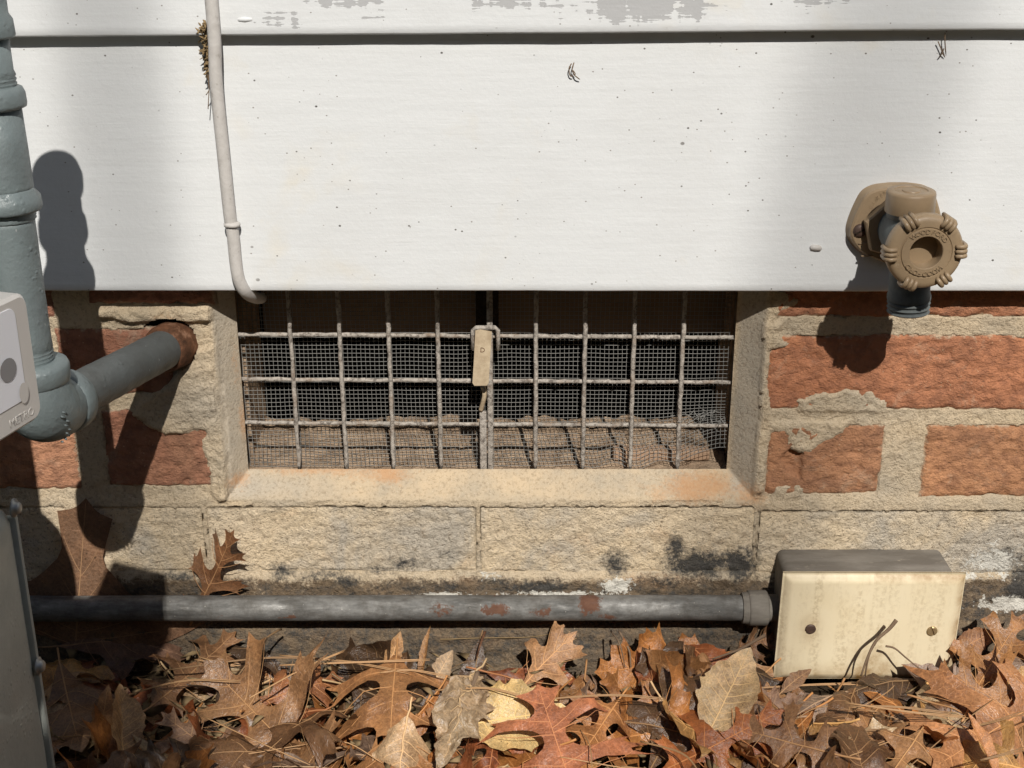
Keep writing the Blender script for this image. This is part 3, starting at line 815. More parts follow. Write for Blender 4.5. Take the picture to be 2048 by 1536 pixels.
# ================================================================== VENT
vent = empty('foundation_vent', (OPEN_X0, GRILLE_Y, OPEN_Z0), 'rusty grey foundation vent grille with fine wire mesh below the siding', 'vent')
def build_vent():
    gy = GRILLE_Y + 0.001
    zt = 0.345
    vx = [at(582 + 97.8 * k, 700, gy).x for k in range(9)]
    tilt = -0.0025 / 0.345
    zs = [at(1000, 674, gy).z, at(1000, 764, gy).z, at(1000, 851, gy).z]
    def rod(a, b, r, n, seed):
        pts, rr = [], []
        for k in range(n + 1):
            t = k / n
            p = Vector(a).lerp(Vector(b), t)
            j = 0.0003
            p += Vector((random.uniform(-j, j), random.uniform(-j, j), random.uniform(-j, j)))
            pts.append(p); rr.append(r * random.uniform(0.88, 1.15))
        rr[0] *= 0.55; rr[-1] *= 0.55
        return pts, rr
    for i, z in enumerate(zs):
        bm = bmesh.new()
        bm_tube(bm, *rod((OPEN_X0 - 0.006, gy + 0.0026, z + 0.0012), (OPEN_X1 + 0.004, gy + 0.0026, z - 0.0014), 0.00155, 70, i), seg=8)
        from_bm('horizontal_bar', bm, 'bar', vent)
    for i, x in enumerate(vx):
        if i == 4:
            continue
        bm = bmesh.new()
        bm_tube(bm, *rod((x + 0.0006, gy, OPEN_Z0 - 0.002), (x, gy, zt), 0.00155, 46, i), seg=8)
        from_bm('vertical_bar', bm, 'bar', vent)
    # centre stile with its latch
    xc = at(972, 760, gy).x
    bm = bmesh.new()
    bm_box(bm, (xc + 0.0008, gy - 0.002, OPEN_Z0 - 0.002), (xc + 0.0050, gy + 0.002, zt), 0.001)
    st = from_bm('latch_stile', bm, 'bar', vent)
    bm = bmesh.new()
    bm_box(bm, (xc - 0.0048, gy - 0.002, OPEN_Z0 - 0.002), (xc + 0.0002, gy + 0.002, at(0, 822, gy).z), 0.0008)
    from_bm('slide_rail', bm, 'bar', st)
    bm = bmesh.new()
    a, b = at(946, 655, gy - 0.004), at(996, 655, gy - 0.004)
    z1 = at(0, 655, gy - 0.004).z; z0 = at(0, 700, gy - 0.004).z
    pts = [(a.x, a.y, z0), (a.x, a.y, z1 - 0.002), (a.x + 0.002, a.y, z1), (b.x - 0.002, b.y, z1), (b.x, b.y, z1 - 0.002), (b.x, b.y, z0)]
    bm_tube(bm, [Vector(p) for p in pts], 0.0017, seg=6)
    from_bm('latch_loop', bm, 'bar', vent)
    # tan tag hanging from the loop, its foot swung outward and to one side
    bm = bmesh.new()
    top, bot = at(967, 661, gy - 0.007), at(962, 770, gy - 0.0150)
    ax = (bot - top).normalized(); wv = Vector((0, 1, 0)).cross(ax).normalized(); wv = -wv if wv.x < 0 else wv
    nv = ax.cross(wv).normalized()
    L = (bot - top).length
    ol = [(-0.0056, 0), (-0.002, -0.0008), (0.0058, 0.0003), (0.0055, L * 0.5), (0.0053, L - 0.002), (0.0040, L), (-0.0046, L + 0.0005), (-0.0060, L - 0.0015), (-0.0057, L * 0.5)]
    fr = [bm.verts.new(top + wv * x + ax * y) for x, y in ol]
    bk = [bm.verts.new(top + wv * x + ax * y + nv * 0.0016) for x, y in ol]
    bm.faces.new(fr); bm.faces.new(list(reversed(bk)))
    for i in range(len(ol)):
        bm.faces.new((fr[i], bk[i], bk[(i + 1) % len(ol)], fr[(i + 1) % len(ol)]))
    bmesh.ops.recalc_face_normals(bm, faces=bm.faces)
    tg = from_bm('latch_tag', bm, 'tag', vent, smooth=False)
    tg['label'] = 'tan metal latch tag hanging in the middle of the grille'
    bm = bmesh.new()
    front = nv if nv.y < 0 else -nv
    offs = 0.0001 if nv.y > 0 else 0.0017
    M = Matrix.Translation(top + ax * 0.0150 + front * offs) @ Matrix((wv, -ax, front)).transposed().to_4x4()
    text_bm(bm, 'D', 0.0048, M, 0.0002)
    from_bm('tag_letter', bm, 'rust', tg, smooth=False)
    # rusty spring leaf under the tag
    bm = bmesh.new()
    p = [at(966, 772, gy - 0.003), at(969, 790, gy - 0.005), at(964, 812, gy - 0.003), at(961, 822, gy - 0.002)]
    bm_tube(bm, bezier(p, 4), [0.0019] * 12 + [0.0009], seg=5)
    from_bm('latch_spring', bm, 'tag', vent)
    # damper post behind, and the brown damper plate hanging in the upper half
    bm = bmesh.new()
    bm_box(bm, (xc - 0.007, 0.030, 0.262), (xc + 0.009, 0.034, 0.36), 0.0006)
    from_bm('damper_post', bm, 'dark', vent)
    bm = bmesh.new()
    bm_box(bm, (OPEN_X0 + 0.012, 0.047, 0.2555), (OPEN_X1 - 0.004, 0.0485, 0.40), 0.0005)
    from_bm('damper_plate', bm, 'damper', vent)
    # wire mesh, slightly bellied, its lower right corner torn and curled up
    P = 0.00314
    my = 0.0315
    def warp(x, z, dy=0.0):
        x = np.asarray(x, float); z = np.asarray(z, float) + 0 * x; x = x + 0 * z
        y = my + dy + 0.0018 * fbm(x * 20, z * 20, seed=31)
        xx = x + 0.0007 * fbm(x * 26, z * 26, seed=32)
        zz = z + 0.0009 * fbm(x * 26, z * 26, seed=33)
        k = sstep(0.055, 0.15, x) * sstep(0.222, 0.165, z)
        zz = zz + 0.016 * k * k * sstep(0.08, 0.155, x) + 0.004 * k
        y = y - 0.010 * k * sstep(0.20, 0.16, z)
        k2 = sstep(0.02, 0.09, x) * sstep(0.196, 0.165, z) * sstep(0.14, 0.1, x)
        zz = zz + 0.0035 * k2 * np.sin(x * 190)
        return [Vector(v) for v in np.stack([xx, y, zz], -1)]
    bm = bmesh.new()
    x0, x1, z0, z1 = OPEN_X0 - 0.002, OPEN_X1 + 0.002, OPEN_Z0 - 0.004, 0.356
    nxw, nzw = int((x1 - x0) / P), int((z1 - z0) / P)
    r = 0.00022
    for i in range(nxw + 1):
        x = x0 + i * P
        bm_tube(bm, warp(x, z0 + np.arange(int(nzw / 1.6) + 1) * P * 1.6), r, seg=4, caps=False)
    for j in range(nzw + 1):
        z = z0 + j * P
        bm_tube(bm, warp(x0 + np.arange(int(nxw / 1.6) + 1) * P * 1.6, z, -0.0004), r, seg=4, caps=False)
    o = from_bm('wire_mesh', bm, 'wire', vent)
    o['kind'] = 'stuff'
    # loose broken strands at the torn corner
    bm = bmesh.new()
    for k in range(16):
        a = at(random.uniform(1385, 1450), random.uniform(815, 850), 0.028)
        q = [a]
        d = Vector((random.uniform(-1, 1), random.uniform(-0.6, 0.2), random.uniform(-0.9, 0.6))).normalized()
        for s in range(5):
            d = (d + Vector((random.uniform(-.6, .6), random.uniform(-.4, .4), random.uniform(-.6, .6)))).normalized()
            q.append(q[-1] + d * random.uniform(0.002, 0.005))
        bm_tube(bm, q, 0.00028, seg=4)
    o = from_bm('broken_strands', bm, 'wire', vent)
    o['kind'] = 'stuff'
build_vent()
# crumbly sill floor behind the grille, strip of wood, and the dark crawl space
def build_inside():
    xs = np.arange(OPEN_X0 - 0.004, OPEN_X1 + 0.0041, 0.002); ys = np.arange(0.021, 0.112, 0.002)
    X, Y = np.meshgrid(xs, ys)
    Z = OPEN_Z0 - 0.006 + 0.004 * fbm(X * 45, Y * 45, seed=8) + 0.003 * fbm(X * 160, Y * 160, seed=18) + 0.006 * sstep(0.03, 0.09, Y)
    idx = np.arange(X.size).reshape(X.shape)
    f = np.stack([idx[:-1, :-1], idx[:-1, 1:], idx[1:, 1:], idx[1:, :-1]], -1).reshape(-1, 4)
    from_np('vent_sill', np.stack([X, Y, Z], -1).reshape(-1, 3), f, 'rubble', wall)
    bm = bmesh.new()
    bm_box(bm, (0.075, 0.040, OPEN_Z0 - 0.004), (0.146, 0.052, OPEN_Z0 + 0.0035), 0.0008)
    o = from_bm('wood_offcut', bm, 'wood', None, smooth=False)
    tag(o, 'thin wood offcut lying on the sill behind the torn mesh', 'wood')
    bm = bmesh.new()
    bm_box(bm, (-1.26, 0.115, -0.15), (1.26, 2.0, 0.80))
    bmesh.ops.reverse_faces(bm, faces=bm.faces)
    # open the side toward the vent
    fr = [f for f in bm.faces if all(v.co.y < 0.2 for v in f.verts)]
    bmesh.ops.delete(bm, geom=fr, context='FACES')
    o = from_bm('crawl_space', bm, 'dark', None, smooth=False)
    tag(o, kind='structure')
build_inside()

# ================================================================== SIDING
siding = empty('clapboard_siding', (0, -0.02, 0.33), 'white painted clapboard siding with peeling grey patches along the top', 'siding')
PEEL = [(680, -5, 80, 24, 1.15), (560, 40, 50, 20, .74), (1020, -4, 90, 22, 1.1), (1290, 8, 150, 36, 1.15), (1640, -4, 70, 22, .95), (760, 30, 60, 10, .45), (1150, 25, 60, 10, .5), (1430, 18, 50, 12, .5)]
def build_siding():
    zb = at(1024, 579, -0.018).z
    z_up = at(1024, 63, -0.018).z
    expo = z_up - zb
    for k in range(7):
        z0 = zb + expo * k
        rot = 0.0 if k == 0 else math.radians(0.36) * (1 if k == 1 else 0.8)
        x_lo, x_hi = -1.25, 1.25
        dense = k < 2
        xs = np.arange(x_lo, x_hi + 0.001, 0.005 if dense else 0.05)
        nz = 46 if dense else 6
        tz = np.linspace(0, 1, nz)
        hgt = expo + 0.025
        X, T = np.meshgrid(xs, tz)
        Z = z0 + T * hgt
        Y = -0.0185 + 0.0095 * (T * hgt / expo) * 1.0
        wob = 0.0006 * fbm(X * 7, Z * 7, seed=60 + k) + 0.00015 * fbm(X * 60, Z * 200, seed=70 + k)
        Y = Y + wob
        Z = Z + 0.0006 * fbm(X * 9, X * 0 + k, seed=80) * (T < 0.02) + X * math.tan(rot)
        idx = np.arange(X.size).reshape(X.shape)
        f = [np.stack([idx[:-1, :-1], idx[:-1, 1:], idx[1:, 1:], idx[1:, :-1]], -1).reshape(-1, 4)]
        V = np.stack([X, Y, Z], -1).reshape(-1, 3)
        # rounded drip edge turned back under the board
        n = len(xs); base = len(V)
        low = V[:n]
        r1 = low + np.array([0, 0.0006, -0.0009]); r2 = low + np.array([0, 0.0020, -0.0014]); r3 = low + np.array([0, 0.0115, -0.0010]); r4 = V[-n:] + np.array([0, 0.0075, 0])
        V = np.concatenate([V, r1, r2, r3, r4])
        rows = [np.arange(n), base + np.arange(n), base + n + np.arange(n), base + 2 * n + np.arange(n), base + 3 * n + np.arange(n)]
        for a, b in zip(rows, rows[1:]):
            f.append(np.stack([a[:-1], b[:-1], b[1:], a[1:]], -1))
        peel = stains(V[:, 0], V[:, 2] - 0.008, PEEL) if k == 1 else np.zeros(len(V))
        if k == 1:
            # blobs were measured on the wall plane; the board stands in front of it
            peel = np.zeros(len(V))
            for px, py, rx, ry, a in PEEL:
                c = at(px, py, -0.016); sx = (at(px + rx, py, -0.016) - c).x; sz = abs((at(px, py + ry, -0.016) - c).z)
                peel = np.maximum(peel, a * np.exp(-(((V[:, 0] - c.x) / sx) ** 2 + ((V[:, 2] - c.z) / sz) ** 2)))
        from_np('board', V, np.concatenate(f), 'siding', siding, dict(peel=peel))
build_siding()

# ================================================================== GAS PIPE
def build_gas_pipe():
    E = Vector((-0.2650, -0.170, 0.2840))
    W = Vector((PIPE_W.x, 0.0, PIPE_W.z))
    g = empty('gas_pipe', (W.x, -0.01, W.z), 'grey painted gas pipe with elbow coming out of the brick wall', 'pipe')
    d = (E - W).normalized()
    L = (E - W).length
    bm = bmesh.new()
    prof = [(-0.06, 0.0132)] + [(0.006 + k * (L - 0.024) / 30, 0.0133 * random.uniform(0.992, 1.012)) for k in range(31)]
    bm_lathe(bm, W, d, prof, 32, wob=0.004)
    from_bm('horizontal_pipe', bm, 'pipe_dull', g)
    bm = bmesh.new()
    bm_lathe(bm, W - d * 0.02, d, [(0, 0.0158), (0.018, 0.0166), (0.030, 0.0163), (0.0345, 0.0150), (0.036, 0.0135)], 32, wob=0.012)
    from_bm('rusty_sleeve', bm, 'rust', g)['label'] = 'rusty sleeve where the pipe meets the wall'
    # elbow: a swept quarter bend with a collar at each end
    bm = bmesh.new()
    up = Vector((-0.01, 0, 1)).normalized()
    c1, c2 = E - d * 0.026, E + up * 0.024
    pts = []
    for k in range(15):
        t = k / 14
        p = c1 * (1 - t) ** 3 + (E - d * 0.004) * 3 * t * (1 - t) ** 2 + (E + up * 0.004) * 3 * t * t * (1 - t) + c2 * t ** 3
        pts.append(p)
    bm_tube(bm, pts, [0.0165, 0.0178, 0.0186] + [0.0192 + 0.0012 * math.sin(math.pi * k / 9) for k in range(10)] + [0.0186, 0.0178], 32)
    el = from_bm('elbow', bm, 'pipe', g)
    bm = bmesh.new()
    bm_lathe(bm, E - d * 0.036, d, [(0, 0.0135), (0.001, 0.0172), (0.003, 0.0186), (0.011, 0.0188), (0.014, 0.0176)], 32, wob=0.006)
    from_bm('collar', bm, 'pipe', el)
    bm = bmesh.new()
    bm_lathe(bm, E + up * 0.019, up, [(0, 0.0178), (0.002, 0.0196), (0.010, 0.0199), (0.0125, 0.0188), (0.0135, 0.0138)], 32, wob=0.006)
    from_bm('collar', bm, 'pipe', el)
    # raised casting letters, painted over
    bm = bmesh.new()
    side = Vector((0.80, -0.60, 0)).normalized()
    for k in range(7):
        a = 0.9 - k * 0.26
        n = (side * math.cos(a - 0.2) + Vector((0.0, 0.0, 1)) * math.sin(a - 0.2) + Vector((0, 0.55, 0)) * (k / 7.0)).normalized()
        c = E + n * 0.0198
        for j in (-1, 1):
            t1 = n.cross(Vector((0.3, 0.5, 0.8))).normalized()
            t2 = n.cross(t1)
            q = c + t2 * 0.0013 * j
            bm_tube(bm, [q - t1 * 0.0016, q + t1 * 0.0016], 0.0006, seg=5)
    from_bm('casting_mark', bm, 'pipe', el)
    # riser with threads, union and reducer, ends in a domed plug above
    A = E + up * 0.0
    def z_of(py): return at(60, py, -0.17).z
    def seg_(name, prof, par=g, mat_='pipe'):
        bm = bmesh.new()
        bm_lathe(bm, Vector((A.x, A.y, 0)), Vector((-0.004, 0, 1)), prof, 36, wob=0.004)
        return from_bm(name, bm, mat_, par)
    zc = E.z + 0.032
    th = []
    z = zc
    for k in range(4):
        th += [(z, 0.0134), (z + 0.0009, 0.0128), (z + 0.0018, 0.0134)]
        z += 0.0021
    top1 = z_of(432)
    n = 16
    prof = th + [(z + (top1 - z) * k / n, 0.0131 * random.uniform(0.995, 1.01)) for k in range(1, n + 1)]
    rp = seg_('riser_pipe', prof)
    z = z_of(440)
    seg_('thread_ring', [(z, 0.0132), (z + .0008, 0.0142), (z + .0018, 0.0137), (z + .0026, 0.0143), (z + .0034, 0.0137), (z + .0042, 0.0143), (z + 0.005, 0.0134)], rp)
    u0, u1 = z_of(420), z_of(382)
    un = seg_('union_nut', [(u0 - 0.001, 0.0128), (u0, 0.0172), (u0 + 0.0015, 0.0180), (u1 - 0.003, 0.0176), (u1, 0.0150), (u1 + 0.002, 0.0146)])
    b1 = z_of(214)
    seg_('union_body', [(u1, 0.0146), (u1 + 0.003, 0.0148), ((u1 + b1) / 2, 0.0146), (b1, 0.0142)], un)
    c1_ = z_of(176)
    seg_('coupling', [(b1 - 0.001, 0.0142), (b1, 0.0168), (b1 + 0.002, 0.0172), (c1_ - 0.003, 0.0170), (c1_, 0.0158), (c1_ + 0.001, 0.0132)])
    z = c1_
    th = []
    for k in range(3):
        th += [(z, 0.0136), (z + 0.0009, 0.0129), (z + 0.0018, 0.0136)]; z += 0.0022
    t2 = z_of(78)
    seg_('upper_pipe', th + [(z + 0.002, 0.0128), (t2, 0.0127)])
    t3 = z_of(40)
    seg_('tee', [(t2, 0.0127), (t2 + 0.0008, 0.0158), (t2 + 0.002, 0.0162), (t3, 0.0158), (t3 + 0.003, 0.0140), (t3 + 0.020, 0.0140), (t3 + 0.024, 0.0165), (t3 + 0.030, 0.0168), (t3 + 0.036, 0.0150), (t3 + 0.040, 0.0105), (t3 + 0.0415, 0.0045)])
build_gas_pipe()

# ================================================================== GAS METER (its back corner reaches into the frame)
def build_meter():
    g = empty('gas_meter', (-0.36, -0.30, 0.0), 'grey gas meter casing with cloudy plastic index cover beside the riser pipe', 'gas meter')
    xr = at(88, 1400, -0.20).x
    bm = bmesh.new()
    bm_box(bm, (-0.47, -0.44, 0.012), (xr, -0.20, 0.247), 0.012, 4)
    from_bm('casing', bm, 'meter', g, sharp=40)
    bm = bmesh.new()
    bm_box(bm, (-0.462, -0.206, 0.02), (xr + 0.0022, -0.2015, 0.238), 0.002, 2)
    rim = from_bm('rear_flange', bm, 'meter', g, sharp=40)
    for px, py in ((4, 1016), (80, 1332)):
        c = at(px, py, -0.205)
        bm = bmesh.new()
        bm_lathe(bm, Vector((xr + 0.001, c.y, c.z)), Vector((1, 0, 0)), [(0, 0.0052), (0.0012, 0.0054), (0.0014, 0.0038), (0.003, 0.0036), (0.0042, 0.0026), (0.0045, 0.0008)], 18)
        s = from_bm('screw', bm, 'zinc', rim)
    bm = bmesh.new()
    bm_box(bm, (-0.47, -0.43, 0.242), (-0.303, -0.188, 0.47), 0.03, 5)
    from_bm('diaphragm_case', bm, 'meter', g, sharp=40)
    bm = bmesh.new()
    bm_lathe(bm, Vector((-0.332, -0.215, 0.235)), Vector((0, 0, 1)), [(0, 0.020), (0.008, 0.036), (0.02, 0.046), (0.045, 0.047), (0.07, 0.042), (0.09, 0.030)], 28)
    from_bm('swivel_nut', bm, 'pipe', g)
    bm = bmesh.new()
    bm_box(bm, (-0.31, -0.47, 0.345), (-0.235, -0.36, 0.405), 0.006, 3)
    from_bm('index_housing', bm, 'meter', g, sharp=40)
    # index cover, turned toward the vent
    c0 = at(95, 832, -0.34); c1 = at(45, 580, -0.34)
    d = Vector((-0.0104, -0.034, 0)).normalized()          # along the face, away from the wall
    nrm = Vector((0.034, -0.0104, 0)).normalized()
    zlo, zhi = c0.z, c1.z
    base = Vector(((c0.x + c1.x) / 2, -0.34, 0))
    Wd, Hh, R = 0.150, zhi - zlo, 0.006
    def rrect(w0, w1, h0, h1, r, n=5):
        out = []
        for cx, cz, a0 in ((w1 - r, h0 + r, -90), (w1 - r, h1 - r, 0), (w0 + r, h1 - r, 90), (w0 + r, h0 + r, 180)):
            for k in range(n + 1):
                a = math.radians(a0 + 90 * k / n)
                out.append((cx + r * math.cos(a), cz + r * math.sin(a)))
        return out
    def slab(name, w0, w1, h0, h1, r, t0, t1, m, par, bev=0.0015):
        bm = bmesh.new()
        o0 = rrect(w0, w1, h0, h1, r)
        o1 = rrect(w0 + bev, w1 - bev, h0 + bev, h1 - bev, max(r - bev, 0.0005))
        A = [bm.verts.new(base + d * a + nrm * t0 + Vector((0, 0, zlo + b))) for a, b in o0]
        B = [bm.verts.new(base + d * a + nrm * (t1 - bev) + Vector((0, 0, zlo + b))) for a, b in o0]
        C = [bm.verts.new(base + d * a + nrm * t1 + Vector((0, 0, zlo + b))) for a, b in o1]
        n = len(A)
        for P, Q in ((A, B), (B, C)):
            for i in range(n):
                bm.faces.new((P[i], P[(i + 1) % n], Q[(i + 1) % n], Q[i]))
        bm.faces.new(C); bm.faces.new(list(reversed(A)))
        bmesh.ops.recalc_face_normals(bm, faces=bm.faces)
        return from_bm(name, bm, m, par, sharp=35)
    cov = slab('index_cover', 0, Wd, 0, Hh, R, -0.040, 0.0, 'cloudy', g)
    slab('index_label', 0.0095, Wd - 0.012, 0.012, Hh - 0.004, 0.004, 0.0, 0.0004, 'label', cov, 0.0001)
    def disc(name, w, h, r, m, sy=1.0):
        bm = bmesh.new()
        ring = [bm.verts.new(base + d * (w + r * math.cos(a)) + nrm * 0.0008 + Vector((0, 0, zlo + h + r * sy * math.sin(a)))) for a in [2 * math.pi * k / 20 for k in range(20)]]
        bm.faces.new(ring)
        bmesh.ops.recalc_face_normals(bm, faces=bm.faces)
        return from_bm(name, bm, m, cov)
    disc('index_dial', 0.0190, Hh * 0.50, 0.0052, 'dot', 0.95)
    disc('water_mark', 0.0115, Hh * 0.27, 0.0030, 'cloudy', 1.5)
    bm = bmesh.new()
    M = Matrix.Translation(base + d * 0.014 + nrm * 0.0001 + Vector((0, 0, zlo + 0.0035))) @ Matrix((-d, Vector((0, 0, 1)), nrm)).transposed().to_4x4()
    text_bm(bm, 'METRO', 0.0050, M, 0.00012)
    from_bm('embossed_lettering', bm, 'cloudy', cov, smooth=False)
build_meter()

# ================================================================== CONDUIT AND JUNCTION BOX
CON_Z = at(1024, 1216, -0.0165).z
def build_conduit():
    y = -0.0165
    g = empty('electrical_conduit', (0, y, CON_Z), 'rust-spotted galvanised conduit running along the foot of the wall', 'conduit')
    x1 = at(1488, 1216, y).x
    x0 = -0.62
    n, seg = 240, 24
    t = np.linspace(0, 1, n)
    xs = x0 + (x1 - x0) * t
    zc = CON_Z + 0.0008 * fbm(xs * 4, xs * 0, seed=2)
    ang = np.linspace(0, 2 * np.pi, seg, endpoint=False)
    R = 0.0093
    X = np.repeat(xs[:, None], seg, 1)
    Yv = y - R * np.cos(ang)[None, :] + 0 * X
    Zv = zc[:, None] + R * np.sin(ang)[None, :]
    V = np.stack([X, Yv, Zv], -1).reshape(-1, 3)
    idx = np.arange(n * seg).reshape(n, seg)
    nx = np.roll(idx, -1, 1)
    f = np.stack([idx[:-1], idx[1:], nx[1:], nx[:-1]], -1).reshape(-1, 4)
    rust = np.zeros(len(V))
    for px, py, rx, ry, a in ((880, 1222, 26, 16, .75), (990, 1220, 30, 13, 1.0), (1085, 1225, 26, 13, .85), (1180, 1205, 26, 30, .95), (1215, 1232, 26, 10, .8), (580, 1234, 26, 6, .7), (700, 1195, 60, 8, .35), (1430, 1198, 20, 7, .3), (420, 1230, 40, 10, .3)):
        c = at(px, py, y - 0.008)
        sx = (at(px + rx, py, y - 0.008) - c).x; sz = abs((at(px, py + ry, y - 0.008) - c).z)
        rust = np.maximum(rust, a * np.exp(-(((V[:, 0] - c.x) / sx) ** 2 + ((V[:, 2] - c.z) / sz) ** 2)))
    from_np('tube', V, f, 'conduit', g, dict(rust=rust))
    bm = bmesh.new()
    bm_lathe(bm, Vector((x1 - 0.002, y, CON_Z)), Vector((1, 0, 0)), [(0, 0.0094), (0.0002, 0.0112), (0.0045, 0.0118), (0.0048, 0.0125), (0.006, 0.0130), (0.0175, 0.0130), (0.0185, 0.0122), (0.0185, 0.0100), (0.028, 0.0100)], 6 * 4, wob=0.012)
    from_bm('compression_nut', bm, 'box', g, sharp=50)
build_conduit()

def build_box():
    yb = -0.043
    tl, tr, bl, br = at(1562, 1149, yb), at(1924, 1153, yb), at(1558, 1361, yb), at(1919, 1361, yb)
    x0, x1 = (tl.x + bl.x) / 2 - 0.001, (tr.x + br.x) / 2 - 0.001
    z0, z1 = bl.z - 0.001, tl.z - 0.0006
    g = empty('junction_box', ((x0 + x1) / 2, 0, z0), 'weathered electrical box with yellowed cream cover plate on the wall', 'electrical box')
    bm = bmesh.new()
    bm_box(bm, (x0 + 0.0035, yb + 0.005, z0 + 0.003), (x1 - 0.0045, 0.004, z1 - 0.0028), 0.0055, 4)
    from_bm('body', bm, 'box', g, sharp=40)
    # cover plate: bevelled pillow edge
    st = 0.0014
    nx, nz = int((x1 - x0) / st), int((z1 - z0) / st)
    SX, SZ = np.meshgrid(np.linspace(0, 1, nx), np.linspace(0, 1, nz))
    X, Z = x0 + SX * (x1 - x0), z0 + SZ * (z1 - z0)
    ed = np.minimum(np.minimum(X - x0, x1 - X), np.minimum(Z - z0, z1 - Z))
    h = 0.0034 * np.clip(ed / 0.0058, 0, 1) ** 0.85 - 0.0006 * np.exp(-(ed / 0.0006) ** 2) + 0.00012 * fbm(X * 30, Z * 30, seed=5)
    X = X + (Z - z0) * 0.010
    V = np.stack([X, yb + 0.0036 - h, Z + (X - x0) * -0.004], -1).reshape(-1, 3)
    idx = np.arange(nx * nz).reshape(nz, nx)
    f = [np.stack([idx[:-1, :-1], idx[:-1, 1:], idx[1:, 1:], idx[1:, :-1]], -1).reshape(-1, 4)]
    ring = np.concatenate([idx[0, :], idx[1:, -1], idx[-1, -2::-1], idx[-2:0:-1, 0]])
    back = V[ring].copy(); back[:, 1] = yb + 0.0056
    k = np.arange(len(ring)); n0 = len(V)
    f.append(np.stack([ring, n0 + k, n0 + (k + 1) % len(ring), ring[(k + 1) % len(ring)]], -1)[:, ::-1])
    edv = np.clip(1 - ed / 0.008, 0, 1) * 0.9 * (ed > 0)
    bot = at(1024, 1350, yb).z
    low = gauss_at(X, Z, 1740, 1335, 40, 40, yb) * 0.9 + gauss_at(X, Z, 1620, 1258, 20, 22, yb) * 0.8 + 0.8 * sstep(0.020, 0.0, Z - z0)
    at_ = np.concatenate([np.maximum(edv * (X > (x0 + x1) / 2) + edv * 0.5, low).ravel(), np.zeros(len(ring))])
    cov = from_np('cover_plate', np.concatenate([V, back]), np.concatenate(f), 'cream', g, dict(edge=at_))
    for (px, py), m, sl in (((1621, 1258), 'screw', 0.5), ((1864, 1262), 'brass', -1.2)):
        c = at(px, py, yb)
        bm = bmesh.new()
        r = 0.0038
        for sgn in (-1, 1):           # two half-heads leave the slot between them
            ol = []
            for k in range(13):
                a = math.radians(12 + 156 * k / 12) * sgn
                ol.append((r * math.cos(a), r * math.sin(a)))
            rot = lambda p: (c.x + p[0] * math.cos(sl) - p[1] * math.sin(sl), c.z + p[0] * math.sin(sl) + p[1] * math.cos(sl))
            fr = [bm.verts.new((rot((x * 0.8, y_ * 0.8 + 0.0002 * sgn))[0], yb - 0.0012, rot((x * 0.8, y_ * 0.8))[1])) for x, y_ in ol]
            mid = [bm.verts.new((rot(p)[0], yb - 0.0005, rot(p)[1])) for p in ol]
            bk = [bm.verts.new((rot(p)[0], yb + 0.001, rot(p)[1])) for p in ol]
            for A, B in ((fr, mid), (mid, bk)):
                for i in range(len(ol)):
                    j = (i + 1) % len(ol)
                    bm.faces.new((A[i], A[j], B[j], B[i]))
            bm.faces.new(fr)
        bm_lathe(bm, Vector((c.x, yb + 0.002, c.z)), Vector((0, -1, 0)), [(0, r * 0.98), (0.0022, r * 0.98)], 20)
        bmesh.ops.recalc_face_normals(bm, faces=bm.faces)
        from_bm('screw', bm, m, cov, smooth=False)
    return x0, x1, z0, z1, yb
def gauss_at(PX, PZ, px, py, rx, ry, Y):
    c = at(px, py, Y); sx = (at(px + rx, py, Y) - c).x; sz = abs((at(px, py + ry, Y) - c).z)
    return np.exp(-(((PX - c.x) / sx) ** 2 + ((PZ - c.z) / sz) ** 2))
BOX = build_box()

